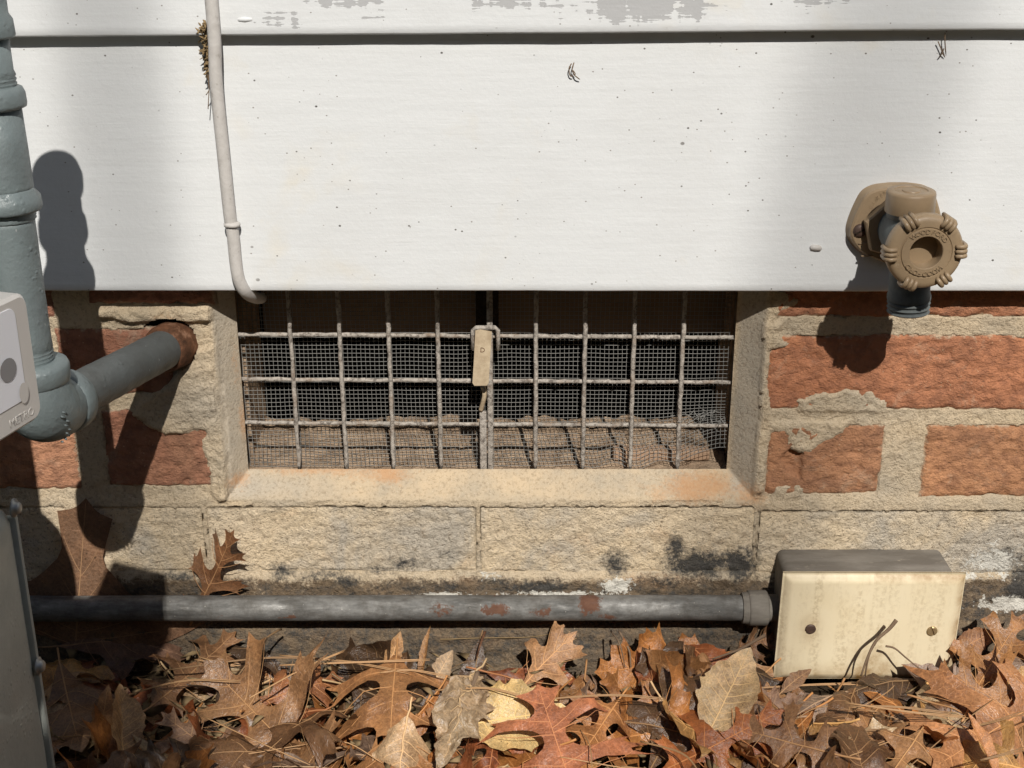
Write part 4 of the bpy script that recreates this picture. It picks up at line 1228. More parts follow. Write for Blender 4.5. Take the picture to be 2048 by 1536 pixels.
# ================================================================== OUTDOOR FAUCET
def build_faucet():
    plate_y = -0.0245
    C = at(1795, 450, plate_y)
    ax_x, ax_z = C.x, C.z
    hy = -0.089
    g = empty('outdoor_faucet', (ax_x, -0.018, ax_z), 'tan frost-proof outdoor faucet with round handle on the white siding', 'faucet')
    # back plate
    half = [(1786, 369), (1752, 374), (1729, 387), (1714, 412), (1702, 440), (1696, 463), (1699, 484), (1718, 509), (1741, 521), (1768, 532), (1795, 537)]
    pts = [at(x, y, plate_y) for x, y in half]
    L = [((p.x - ax_x) * 0.97, (p.z - ax_z) * 0.95) for p in bezier(pts, 5)]
    ol = L + [(-x, z) for x, z in reversed(L[:-1])]
    def ring(s, dz=0.0): return [(ax_x + x * s, ax_z + z * s + dz) for x, z in ol]
    bm = bmesh.new()
    R = []
    for s, y in ((1.02, -0.0105), (1.02, -0.0165), (0.985, -0.0185), (0.97, plate_y + 0.0012), (0.93, plate_y), (0.60, plate_y - 0.0005)):
        R.append([bm.verts.new((x, y, z)) for x, z in ring(s)])
    n = len(ol)
    for a, b in zip(R, R[1:]):
        for i in range(n):
            bm.faces.new((a[i], a[(i + 1) % n], b[(i + 1) % n], b[i]))
    bm.faces.new(R[-1])
    bmesh.ops.recalc_face_normals(bm, faces=bm.faces)
    pl = from_bm('back_plate', bm, 'tan', g, sharp=35)
    for sx in (-1, 1):
        s = Vector((ax_x + sx * (ax_x - at(1720, 461, plate_y).x), plate_y, at(1720, 461, plate_y).z))
        bm = bmesh.new()
        bm_lathe(bm, s + Vector((0, 0.003, 0)), Vector((0, -1, 0)), [(0, 0.0044), (0.0034, 0.0045), (0.0046, 0.0038), (0.0052, 0.0020)], 18)
        from_bm('screw', bm, 'screw', pl)
        bm = bmesh.new()
        M = Matrix.Translation(s + Vector((0, -0.0019, 0))) @ Matrix.Rotation(math.radians(-28), 4, 'Y')
        bm_box(bm, (-0.0036, -0.0006, -0.00045), (0.0036, 0.0006, 0.00045))
        bmesh.ops.transform(bm, matrix=M, verts=bm.verts)
        from_bm('screw_slot', bm, 'dark', pl, smooth=False)
    # two low ribs beside the screw
    for py in (487, 512):
        bm = bmesh.new()
        a, b = at(1716 if py == 487 else 1722, py, plate_y), at(1746, py - 1, plate_y)
        bm_tube(bm, [a + Vector((0, -0.0002, 0)), b + Vector((0, -0.0002, 0))], 0.0006, seg=6)
        from_bm('rib', bm, 'tan', pl)
    bm = bmesh.new()
    for k, ch in enumerate('REM'):
        p = at(1757 + 7.5 * k, 399 - 5 * k, plate_y - 0.0003)
        M = Matrix.Translation(p) @ Matrix.Rotation(math.pi / 2, 4, 'X') @ Matrix.Rotation(math.radians(32 - 6 * k), 4, 'Z')
        text_bm(bm, ch, 0.0036, M, 0.0002)
    for k, ch in enumerate('CAP'):
        p = at(1744 + 5.5 * k, 416 - 6.5 * k, plate_y - 0.0003)
        M = Matrix.Translation(p) @ Matrix.Rotation(math.pi / 2, 4, 'X') @ Matrix.Rotation(math.radians(50 - 6 * k), 4, 'Z')
        text_bm(bm, ch, 0.0032, M, 0.0002)
    from_bm('plate_lettering', bm, 'tan', pl, smooth=False)
    # valve body along the axis
    bm = bmesh.new()
    A = Vector((ax_x, plate_y + 0.001, ax_z))
    bm_lathe(bm, A, Vector((0, -1, 0)), [(0, 0.0165), (0.004, 0.0165), (0.006, 0.0150), (0.014, 0.0152), (0.018, 0.0160), (0.040, 0.0160), (0.046, 0.0135), (0.0480, 0.0095)], 32, wob=0.006)
    vb = from_bm('valve_body', bm, 'patina', g, sharp=40)
    # a broken hexagonal shoulder beside the plate
    bm = bmesh.new()
    bm_lathe(bm, A + Vector((-0.004, -0.003, -0.001)), Vector((0, -1, 0)), [(0, 0.0195), (0.006, 0.0195), (0.007, 0.0185)], 6)
    from_bm('shoulder', bm, 'tan', vb, smooth=False)
    # vacuum breaker cap on top
    sy = -0.054
    tx = ax_x - 0.0022
    bm = bmesh.new()
    zt = at(1818, 384, sy).z
    zb = zt - 0.0122
    bm_lathe(bm, Vector((tx, sy, zb - 0.004)), Vector((0.03, 0.0, 1)), [(0, 0.0135), (0.003, 0.0140), (0.0045, 0.0140)], 32)
    from_bm('breaker_neck', bm, 'patina', vb)
    bm = bmesh.new()
    bm_lathe(bm, Vector((tx, sy, zb)), Vector((-0.02, -0.03, 1)), [(0, 0.0142), (0.0001, 0.0149), (0.0004, 0.0151), (0.0118, 0.0149), (0.0130, 0.0145), (0.0135, 0.0136), (0.0136, 0.0100), (0.0130, 0.0096), (0.0130, 0.0056), (0.0136, 0.0052), (0.0137, 0.0010)], 40)
    from_bm('breaker_cap', bm, 'tan', g, sharp=45)
    # spout with hose threads
    bm = bmesh.new()
    sx = ax_x + 0.0040
    zs = at(1828, 637, -0.066).z
    prof = [(0, 0.0100), (0.0002, 0.0124), (0.0010, 0.0133), (0.0020, 0.0120), (0.0030, 0.0120), (0.0040, 0.0134), (0.0050, 0.0120), (0.0060, 0.0120), (0.0070, 0.0134), (0.0080, 0.0120), (0.0090, 0.0121), (0.0094, 0.0136), (0.0120, 0.0135), (0.014, 0.0127), (0.024, 0.0126), (0.034, 0.0132), (0.046, 0.0145)]
    bm_lathe(bm, Vector((sx, sy, zs)), Vector((-0.05, 0, 1)), prof, 36)
    from_bm('spout', bm, 'patina', g, sharp=40)
    # handle
    H = at(1852, 505, hy)
    H = Vector(((H.x + ax_x) / 2, hy, (H.z + ax_z) / 2))
    bm = bmesh.new()
    bm_lathe(bm, H + Vector((0, 0.0105, 0)), Vector((0, -1, 0)),
             [(0, 0.0200), (0.0004, 0.0220), (0.002, 0.0228), (0.0070, 0.0230), (0.0090, 0.0223), (0.0102, 0.0210), (0.0106, 0.0190), (0.0106, 0.0158), (0.0100, 0.0154), (0.0100, 0.0150), (0.0108, 0.0146), (0.0108, 0.0103), (0.0104, 0.0099), (-0.0030, 0.0097), (-0.0050, 0.0092), (-0.0052, 0.0060), (-0.0052, 0.0010)], 64)
    hd = from_bm('handle', bm, 'tan', g, sharp=40)
    for a0 in (121, 57, 3, -53, -112, 183):
        bm = bmesh.new()
        for j in (-1, 0, 1):
            a = math.radians(a0) + j * 0.125
            u = Vector((math.cos(a), 0, math.sin(a)))
            u0 = Vector((math.cos(math.radians(a0)), 0, math.sin(math.radians(a0))))
            t0 = Vector((-u0.z, 0, u0.x))
            o = H + t0 * (j * 0.0029)
            pts = [o + u0 * 0.0176 + Vector((0, 0.0005, 0)), o + u0 * 0.0185 + Vector((0, -0.0014, 0)), o + u0 * 0.0215 + Vector((0, -0.0018, 0)), o + u0 * 0.0230 + Vector((0, -0.0008, 0)), o + u0 * 0.0238 + Vector((0, 0.0022, 0)), o + u0 * 0.0238 + Vector((0, 0.0085, 0))]
            bm_tube(bm, pts, [0.0010, 0.0014, 0.0015, 0.0015, 0.0015, 0.0013], seg=10)
        from_bm('finger_grip', bm, 'tan', hd)
    bm = bmesh.new()
    word = 'WOODFORD'
    for k, ch in enumerate(word):
        a = math.radians(90 + 46 - 92 * k / 7 - 6)
        p = H + Vector((math.cos(a) * 0.0117, -0.0005, math.sin(a) * 0.0117))
        M = Matrix.Translation(p) @ Matrix.Rotation(math.pi / 2, 4, 'X') @ Matrix.Rotation(a - math.pi / 2, 4, 'Z')
        text_bm(bm, ch, 0.0041, M, 0.0004)
        a2 = math.radians(-90 + 46 - 92 * k / 7 - 4)
        p = H + Vector((math.cos(a2) * 0.0117, -0.0005, math.sin(a2) * 0.0117))
        M = Matrix.Translation(p) @ Matrix.Rotation(math.pi / 2, 4, 'X') @ Matrix.Rotation(a2 - math.pi / 2, 4, 'Z')
        text_bm(bm, ch, 0.0041, M, 0.0004)
    from_bm('handle_lettering', bm, 'tan', hd, smooth=False)
build_faucet()

# ================================================================== PAINTED CABLE AND THE STRAW CAUGHT BEHIND IT
def build_cable():
    y = -0.0228
    g = empty('painted_cable', (at(490, 590, y).x, y, at(490, 590, y).z), 'thin pale grey painted tube running down the siding into the vent', 'cable')
    top = at(422, -10, y)
    up = [Vector((top.x - 0.02 * (z_ - top.z), y, z_)) for z_ in (1.4, 1.2, 1.0, 0.88, 0.80, 0.74, 0.70)]
    pts = up + [top, at(432, 160, y), at(446, 300, y), at(459, 425, y), at(466, 470, y), at(471, 520, y), at(477, 556, y), at(488, 580, y + 0.003), at(502, 592, y + 0.014), at(516, 596, y + 0.036), at(522, 596, y + 0.06)]
    bm = bmesh.new()
    bm_tube(bm, bezier(pts, 6), 0.0041, 14)
    from_bm('tube', bm, 'cable', g)
    c = at(464, 449, y)
    bm = bmesh.new()
    bm_lathe(bm, c + Vector((0, 0, -0.0012)), Vector((0.03, 0, 1)), [(0, 0.0042), (0.0002, 0.0052), (0.0018, 0.0054), (0.0022, 0.0048), (0.003, 0.0042)], 18, wob=0.02)
    from_bm('joint_ring', bm, 'cable', g)
    g2 = empty('dry_straw_tuft', at(408, 120, -0.021), 'tuft of dry straw and moss caught behind the pale tube', 'straw')
    bm = bmesh.new()
    for k in range(150):
        t = random.random() ** 1.2
        py = 45 + t * 105
        px = 407 + 9 * t + random.gauss(0, 3.2 * (1 - 0.6 * t))
        p = at(px, py, random.uniform(-0.0235, -0.012))
        d = Vector((random.gauss(0, .5), random.gauss(0, .3), random.gauss(-.5, .6))).normalized()
        l = random.uniform(0.0015, 0.0045)
        q = p + d * l
        bm_tube(bm, [p, (p + q) / 2 + Vector((random.gauss(0, .0006), 0, random.gauss(0, .0006))), q], [0.0005, random.uniform(0.0004, 0.0010), 0.0002], seg=4)
    o = from_bm('chaff', bm, 'straw', g2)
    o['kind'] = 'stuff'
    for pp in ([(415, 140), (417, 165), (418, 180), (412, 190)], [(416, 150), (418, 175), (417, 200), (416, 218)]):
        bm = bmesh.new()
        bm_tube(bm, bezier([at(x, y_, -0.0215) for x, y_ in pp], 4), 0.0003, seg=5)
        from_bm('strand', bm, 'twig', g2)
build_cable()

# ---- small things stuck to the siding
def build_specks():
    def crumb(name, label, cat, px, py, pieces, m='twig', Y=-0.015):
        bm = bmesh.new()
        for pp in pieces:
            bm_tube(bm, bezier([at(px + a, py + b, Y - c * 0.001) for a, b, c in pp], 3), [0.00038] * (3 * (len(pp) - 1)) + [0.00015], seg=5)
        o = from_bm(name, bm, m)
        tag(o, label, cat)
    crumb('dead_crane_fly', 'tiny dead crane fly stuck in the middle of the upper siding board', 'insect', 1146, 145, [[(-3, -18, 1), (-8, -8, 2), (-6, 6, 1), (0, 8, 1)], [(2, -20, 1), (-2, -6, 2), (2, 4, 1)], [(0, 2, 1), (6, 8, 2), (14, 14, 1)], [(0, -4, 2), (4, 2, 2), (3, 7, 1)]], Y=-0.0115)
    crumb('plant_scrap', 'dark scrap of dry plant hanging from the lap edge above the faucet', 'plant scrap', 1884, 95, [[(6, -30, 3), (6, -10, 3), (8, 16, 1)], [(-8, -12, 2), (-2, 2, 2), (0, 10, 2)], [(4, 2, 2), (0, 12, 3), (-8, 22, 1)], [(0, 10, 2), (6, 20, 1)]], Y=-0.0105)
    bm = bmesh.new()
    c = at(1632, 496, -0.0175)
    bm_lathe(bm, c + Vector((-0.004, 0.0005, 0.0005)), Vector((1, 0, -0.12)), [(0, 0.0006), (0.001, 0.0019), (0.004, 0.0022), (0.007, 0.0018), (0.008, 0.0005)], 10, wob=0.08)
    o = from_bm('insect_cocoon', bm, 'cable')
    tag(o, 'small whitish cocoon stuck on the siding beside the faucet', 'cocoon')
    bm = bmesh.new()
    c = at(490, 40, -0.018)
    bm_lathe(bm, c + Vector((-0.005, 0.0009, 0)), Vector((1, 0, 0.02)), [(0, 0.0004), (0.001, 0.0014), (0.005, 0.0020), (0.009, 0.0013), (0.010, 0.0004)], 10, wob=0.15)
    o = from_bm('paint_lump', bm, 'siding')
    tag(o, 'painted-over lump on the top board beside the thin tube', 'paint lump')
build_specks()

# ================================================================== LEAVES
OAK = [(0.012, 0.0), (0.03, 0.06), (0.06, 0.11), (0.16, 0.12), (0.25, 0.10), (0.20, 0.15), (0.27, 0.19), (0.15, 0.19), (0.07, 0.21), (0.045, 0.28), (0.06, 0.35), (0.16, 0.40), (0.27, 0.42), (0.39, 0.40), (0.33, 0.45), (0.43, 0.50), (0.32, 0.51), (0.34, 0.58), (0.22, 0.52),
       (0.11, 0.49), (0.055, 0.54), (0.05, 0.62), (0.10, 0.69), (0.19, 0.75), (0.30, 0.77), (0.22, 0.80), (0.25, 0.88), (0.15, 0.82), (0.08, 0.78), (0.045, 0.82), (0.06, 0.88), (0.12, 0.96), (0.04, 0.94), (0.0, 1.0)]
OAK_TIPS = [(0.12, (0.24, 0.16)), (0.30, (0.38, 0.46)), (0.40, (0.29, 0.58)), (0.60, (0.26, 0.76)), (0.68, (0.19, 0.84)), (0.82, (0.09, 0.93))]
REDOAK = [(0.012, 0.0), (0.06, 0.05), (0.17, 0.09), (0.25, 0.11), (0.22, 0.16), (0.28, 0.22), (0.20, 0.25), (0.155, 0.28), (0.17, 0.33), (0.28, 0.37), (0.39, 0.41), (0.33, 0.45), (0.42, 0.52), (0.33, 0.53), (0.33, 0.60), (0.24, 0.58),
          (0.185, 0.585), (0.165, 0.63), (0.22, 0.69), (0.32, 0.74), (0.25, 0.76), (0.26, 0.83), (0.18, 0.82), (0.12, 0.82), (0.11, 0.86), (0.13, 0.93), (0.06, 0.93), (0.0, 1.0)]
WIDE = [(0.012, 0.0), (0.05, 0.10), (0.10, 0.22), (0.14, 0.32), (0.27, 0.35), (0.41, 0.34), (0.36, 0.42), (0.45, 0.47), (0.34, 0.52), (0.22, 0.53), (0.17, 0.57), (0.19, 0.66), (0.28, 0.76), (0.36, 0.88), (0.25, 0.86), (0.20, 0.94), (0.13, 0.86), (0.07, 0.86), (0.05, 0.93), (0.0, 1.0)]
WIDE_TIPS = [(0.16, (0.38, 0.38)), (0.30, (0.32, 0.50)), (0.42, (0.32, 0.83)), (0.6, (0.19, 0.89)), (0.75, (0.07, 0.94))]
def ell(w, p0=0.9, p1=1.2, n=22, tooth=0.0):
    out = []
    for k in range(n + 1):
        t = k / n
        x = w * (math.sin(math.pi * t ** p0)) ** p1 + (tooth * (k % 2) if 0 < k < n else 0)
        out.append((max(x, 0.0 if k == n else 0.008), t))
    return out
def smooth_half(h, it=1):
    P = [Vector(p) for p in h]
    for _ in range(it):
        Q = [P[0]]
        for i in range(1, len(P) - 1):
            a, b, c = P[i - 1], P[i], P[i + 1]
            tip = b.x > a.x and b.x > c.x            # keep the points of the lobes sharp
            if tip:
                Q += [a.lerp(b, 0.72), b, b.lerp(c, 0.28)]
            else:
                Q += [a.lerp(b, 0.75), b.lerp(c, 0.25)]
        Q.append(P[-1])
        P = Q
    return [(p.x, p.y) for p in P]
KINDS = {'oak': (OAK, OAK_TIPS), 'redoak': (REDOAK, OAK_TIPS), 'wide': (WIDE, WIDE_TIPS),
         'oval': (ell(0.24, 0.85, 0.9, 24, 0.006), [(t, (0.2 * math.sin(math.pi * (t + .13)) , t + 0.13)) for t in (0.08, 0.17, 0.26, 0.36, 0.46, 0.56, 0.66, 0.76)]),
         'lean': ([(0.012, 0), (0.10, 0.04), (0.28, 0.08), (0.46, 0.20), (0.64, 0.33), (0.44, 0.345), (0.26, 0.40), (0.15, 0.50), (0.095, 0.62), (0.10, 0.76), (0.115, 0.90), (0.05, 0.92), (0.0, 1.0)], [(0.05, (0.6, 0.32)), (0.12, (0.35, 0.34)), (0.3, (0.12, 0.55)), (0.5, (0.09, 0.75))]),
         'narrow': (ell(0.115, 0.9, 0.9, 20), [(t, (0.085, t + 0.1)) for t in (0.15, 0.3, 0.45, 0.6, 0.72)])}
def in_poly(x, y, poly):
    c = False
    n = len(poly)
    j = n - 1
    for i in range(n):
        xi, yi = poly[i]; xj, yj = poly[j]
        if (yi > y) != (yj > y) and x < (xj - xi) * (y - yi) / (yj - yi + 1e-12) + xi:
            c = not c
        j = i
    return c
class LeafShape:
    """flat outline -> triangulated blade, bent, cupped and crumpled; plus raised veins"""
    def __init__(self, kind, L, seed, bend=0.0, cup=0.0, wave=0.01, roll=0.0, fold=0.0, twist=0.0, width=1.0, holes=(), fine=0.03, petiole=0.16, crumple=0.0):
        rs = random.Random(seed)
        half, tips = KINDS[kind]
        def side(sg):
            pts = []
            for x, y in half:
                j = 0.015 if 0 < y < 1 and x > 0.03 else 0
                pts.append((x * (1 + rs.uniform(-.12, .12)) if j else x, y + rs.uniform(-j, j)))
            return [(sg * x * width, y) for x, y in smooth_half(pts, 1)]
        r, l = side(1), side(-1)
        poly = r + list(reversed(l))[1:]
        clean = [poly[0]]
        for p in poly[1:]:
            if math.hypot(p[0] - clean[-1][0], p[1] - clean[-1][1]) > 0.004:
                clean.append(p)
        poly = clean
        pts = [Vector(p) for p in poly]
        n = len(pts)
        gx = -0.6
        inner = []
        while gx < 0.6:
            gy = 0.0
            while gy < 1.0:
                x, y = gx + rs.uniform(-.3, .3) * fine, gy + rs.uniform(-.3, .3) * fine
                if in_poly(x, y, poly):
                    inner.append(Vector((x, y)))
                gy += fine
            gx += fine
        res = delaunay_2d_cdt(pts + inner, [(i, (i + 1) % n) for i in range(n)], [], 1, 1e-5)
        V2 = np.array([(v.x, v.y) for v in res[0]])
        F = [f for f in res[2] if len(f) == 3]
        if holes:
            keep = []
            for f in F:
                cx, cy = V2[list(f)].mean(0)
                drop = False
                for hx, hy, rx, ry in holes:
                    rr = math.hypot((cx - hx) / rx, (cy - hy) / ry)
                    if rr < 1 + 0.35 * float(vnoise([cx * 40], [cy * 40], seed=seed)[0]):
                        drop = True
                if not drop:
                    keep.append(f)
            F = keep
        self.p = (L, seed, bend, cup, wave * 2.3, roll, fold, twist, crumple)
        self.L = L
        V = self.deform(V2[:, 0], V2[:, 1])
        self.V = V
        me = bpy.data.meshes.new('blade')
        me.from_pydata([tuple(v) for v in V], [], F)
        me.update()
        a = me.attributes.new('leaf_uv', 'FLOAT_VECTOR', 'POINT')
        a.data.foreach_set('vector', np.concatenate([V2, np.zeros((len(V2), 1))], 1).astype(np.float32).ravel())
        me.polygons.foreach_set('use_smooth', [True] * len(me.polygons))
        me.materials.append(MT['leaf'])
        self.blade = me
        bm = bmesh.new()
        ys = np.linspace(-petiole, 0.97, 26)
        mid = self.deform(np.zeros(26) + 0.02 * np.clip(-ys, 0, 1) * rs.uniform(-3, 3), ys)
        k = 1.0 if L > 0.05 else 0.7
        bm_tube(bm, [Vector(q) for q in mid], [0.0008 * k * (1 - 0.75 * i / 25) for i in range(26)], seg=5)
        for y0, (tx, ty) in tips:
            for sg in (-1, 1):
                y1 = y0 + rs.uniform(-.03, .03)
                t = np.linspace(0, 0.97, 9)
                x = sg * tx * width * t ** 0.92
                y = y1 + (ty - y1) * t ** 1.12
                q = self.deform(x, y)
                bm_tube(bm, [Vector(v) for v in q], [0.00036 * k * (1 - 0.7 * i / 8) for i in range(9)], seg=4, caps=False)
        vm = bpy.data.meshes.new('veins')
        bm.to_mesh(vm); bm.free()
        vm.polygons.foreach_set('use_smooth', [True] * len(vm.polygons))
        vm.materials.append(MT['vein'])
        self.veins = vm
    def deform(self, x, y):
        L, seed, bend, cup, wave, roll, fold, twist, crumple = self.p
        x = np.asarray(x, float); y = np.asarray(y, float)
        z = cup * x * x * 2.2 + fold * np.abs(x)
        z = z + wave * fbm(x * 3.2 + seed, y * 3.2, seed=seed, octaves=3) * (0.35 + np.abs(x) * 3.2)
        z = z + wave * 0.45 * np.sin(y * 23 + seed) * np.abs(x) * 1.6
        if crumple:
            z = z + crumple * fbm(x * 9 + seed, y * 9, seed=seed + 5, octaves=4, rough=0.7)
            x = x + crumple * 0.8 * fbm(x * 8, y * 8, seed=seed + 6)
            y = y + crumple * 0.8 * fbm(x * 8, y * 8, seed=seed + 7)
        if abs(roll) > 1e-3:
            xr = np.sin(roll * x) / roll - z * np.sin(roll * x)
            z = (1 - np.cos(roll * x)) / roll + z * np.cos(roll * x)
            x = xr
        if abs(twist) > 1e-3:
            a = twist * (y - 0.4)
            x, z = x * np.cos(a) - z * np.sin(a), x * np.sin(a) + z * np.cos(a)
        if abs(bend) > 1e-3:
            yy = y - 0.4
            yb = np.sin(bend * yy) / bend - z * np.sin(bend * yy)
            z = (1 - np.cos(bend * yy)) / bend + z * np.cos(bend * yy)
            y = yb + 0.4
        return np.stack([x, y, z], -1) * L

def place_leaf(name, shape, M, colr, label, group):
    e = bpy.data.objects.new(name, None)
    e.empty_display_size = 0.01
    e.matrix_world = M
    COL.objects.link(e)
    tag(e, label, 'leaf', group)
    for nm, me in (('blade', shape.blade), ('veins', shape.veins)):
        o = bpy.data.objects.new(nm, me)
        o.color = (*colr, 1)
        COL.objects.link(o)
        o.parent = e
    return e

# height field of the growing pile
HX0, HY0, HS = -0.70, -0.62, 0.004
HF = np.zeros((int(0.66 / HS), int(1.40 / HS)))
def hf_idx(P):
    j = np.clip(((P[:, 0] - HX0) / HS).astype(int), 0, HF.shape[1] - 1)
    i = np.clip(((P[:, 1] - HY0) / HS).astype(int), 0, HF.shape[0] - 1)
    return i, j
def settle(P, q=70):
    i, j = hf_idx(P)
    return float(np.percentile(HF[i, j] - P[:, 2], q))
def deposit(P, cap=0.055):
    i, j = hf_idx(P)
    np.maximum.at(HF, (i, j), np.minimum(P[:, 2], cap))

TAN = (0.37, 0.205, 0.095); BROWN_ = (0.25, 0.125, 0.050); ORANGE = (0.38, 0.165, 0.050); RUSTY = (0.28, 0.095, 0.036); SALMON = (0.42, 0.185, 0.105)
DARK = (0.085, 0.052, 0.030); MAUVE = (0.26, 0.19, 0.145); CREAM = (0.52, 0.40, 0.235); STRAW = (0.40, 0.31, 0.19); GREY = (0.28, 0.225, 0.165); UMBER = (0.14, 0.075, 0.036); OCHRE = (0.43, 0.255, 0.095); BUFF = (0.47, 0.335, 0.20)
CNAME = {TAN: 'tan', BROWN_: 'brown', ORANGE: 'orange-brown', RUSTY: 'rust-red', DARK: 'dark brown', MAUVE: 'greyish pink', STRAW: 'straw-coloured', GREY: 'grey', UMBER: 'deep brown', OCHRE: 'ochre', BUFF: 'buff'}

def where(p):
    x = p.x
    if x < -0.245: a = 'beside the gas meter'
    elif x < -0.15: a = 'below the gas pipe'
    elif x < -0.05: a = "below the vent's left half"
    elif x < 0.06: a = 'below the latch tag'
    elif x < 0.16: a = "below the vent's right half"
    elif x < 0.32: a = 'in front of the electrical box'
    else: a = 'beyond the electrical box'
    return a
SHAPES = []
USED = set()
def build_fillers():
    spec = [('oak', 0.105, dict(bend=0.5, cup=0.7, wave=0.10)), ('oak', 0.12, dict(bend=-0.6, cup=-0.5, wave=0.09, roll=0.8)), ('redoak', 0.11, dict(bend=0.9, cup=0.4, wave=0.10)), ('redoak', 0.095, dict(bend=-0.9, roll=1.4, wave=0.08)),
            ('wide', 0.11, dict(bend=0.4, cup=0.9, wave=0.09)), ('wide', 0.10, dict(bend=-0.7, wave=0.11, twist=0.7)), ('oval', 0.075, dict(bend=1.0, fold=0.5, wave=0.06)), ('oval', 0.065, dict(bend=-1.2, roll=2.4, wave=0.07)),
            ('oak', 0.10, dict(bend=1.4, roll=2.2, wave=0.10)), ('redoak', 0.12, dict(bend=0.4, cup=0.3, wave=0.12, holes=[(0.12, 0.45, 0.05, 0.06), (-0.1, 0.7, 0.04, 0.03)])), ('narrow', 0.085, dict(bend=0.9, roll=3.0, wave=0.05)),
            ('narrow', 0.07, dict(bend=-0.8, fold=0.8, wave=0.05, twist=1.0)), ('oak', 0.115, dict(bend=0.7, twist=1.0, wave=0.12)), ('wide', 0.09, dict(bend=1.5, roll=1.5, wave=0.10)), ('oval', 0.08, dict(bend=0.4, cup=1.3, wave=0.09, crumple=0.03)),
            ('redoak', 0.085, dict(bend=1.1, roll=-1.8, wave=0.12, crumple=0.02)), ('oak', 0.08, dict(bend=-1.3, roll=-2.2, wave=0.12))]
    for i, (k, L, kw) in enumerate(spec):
        SHAPES.append((k, LeafShape(k, L, 40 + i, fine=0.038, **kw)))
    NAMES = {'oak': 'deeply lobed oak leaf', 'redoak': 'broad oak leaf', 'wide': 'club-shaped oak leaf', 'oval': 'small oval leaf', 'narrow': 'narrow curled leaf'}
    pal = [TAN, TAN, BROWN_, ORANGE, ORANGE, ORANGE, RUSTY, DARK, DARK, MAUVE, STRAW, UMBER, UMBER, OCHRE, BUFF, BROWN_]
    rs = random.Random(99)
    n = 0
    jobs = [('boxfoot', 26, (0.15, 0.34), (-0.115, -0.062)), ('front', 34, (-0.62, 0.62), (-0.50, -0.18)), ('under', 62, (-0.34, 0.40), (-0.18, -0.035)), ('wallfoot', 22, (-0.20, 0.42), (-0.075, -0.030)), ('upper', 16, (-0.33, 0.40), (-0.17, -0.045))]
    for job, cnt, xr, yr in jobs:
        for _ in range(cnt):
            for tr in range(14):
                ki, sh = rs.choice(SHAPES)
                if job == 'wallfoot' and sh.L > 0.09:
                    continue
                x, y = rs.uniform(*xr), rs.uniform(*yr)
                yaw = rs.uniform(-math.pi, math.pi)
                tx = rs.gauss(0.22, 0.28) if job != 'wallfoot' else rs.gauss(0.55, 0.3)
                ty = rs.gauss(0, 0.25)
                if job == 'boxfoot':
                    tx, ty = rs.gauss(0.05, 0.12), rs.gauss(0, 0.12)
                flip = math.pi if rs.random() < 0.4 else 0
                R = Matrix.Rotation(tx, 4, 'X') @ Matrix.Rotation(ty, 4, 'Y') @ Matrix.Rotation(yaw, 4, 'Z') @ Matrix.Rotation(flip, 4, 'Y')
                Rn = np.array(R.to_3x3())
                c = Rn @ np.array((0, 0.45 * sh.L, 0))
                P = sh.V @ Rn.T - c + np.array((x, y, 0))
                if P[:, 1].max() > -0.004:
                    continue
                dz = settle(P, 72) + 0.001
                P[:, 2] += dz
                nearw = P[:, 1] > -0.032
                if (nearw.any() and P[nearw, 2].max() > 0.052) or (P[:, 1].max() > -0.10 and P[:, 2].max() > 0.062 + 0.25 * max(0, -0.05 - P[:, 1].max())):
                    continue
                inb = ((P[:, 0] > BOX[0] - 0.004) & (P[:, 0] < BOX[1] + 0.004) & (P[:, 1] > BOX[4] - 0.003)) | ((P[:, 0] > BOX[0] - 0.01) & (P[:, 0] < BOX[1] + 0.01) & (P[:, 1] > -0.10) & (P[:, 2] > 0.043))
                if inb.any():
                    continue
                inm = (P[:, 0] < -0.26) & (P[:, 1] > -0.46) & (P[:, 1] < -0.195) & (P[:, 2] > 0.012)
                if inm.any() and job != 'under':
                    continue
                dy = (P[:, 1] - CAM.y) * CP - (P[:, 2] - CAM.z) * SP
                rise = ((P[:, 2] - CAM.z) * CP + (P[:, 1] - CAM.y) * SP) / dy
                if job != 'front' and rise.max() > -(1268 - 768) / FPX:      # would hide the conduit
                    continue
                if P[:, 2].max() > (0.070 if job != 'upper' else 0.056) or P[:, 2].max() - dz > 0.2:
                    continue
                M = Matrix.Translation(Vector((x - c[0], y - c[1], dz - c[2]))) @ R
                v = rs.uniform(0.8, 1.2)
                deposit(P, 0.028 if job != 'front' else 0.022)
                nm = 'oval_leaf' if ki in ('oval', 'narrow') else 'oak_leaf'
                pick = rs.sample(pal, len(pal))
                row = 'out toward the yard' if y < -0.175 else 'at the front edge' if y < -0.12 else 'mid heap' if y < -0.07 else 'near the wall'
                for colr in pick:
                    lab = '%s %s %s, %s' % (CNAME[colr], NAMES[ki], row, where(Vector((x, y, 0))))
                    if lab not in USED:
                        break
                USED.add(lab)
                place_leaf(nm, sh, M, tuple(1.12 * v * k for k in colr), lab, 'fallen leaves heaped at the foot of the wall')
                n += 1
                break
    return n
NF = build_fillers()

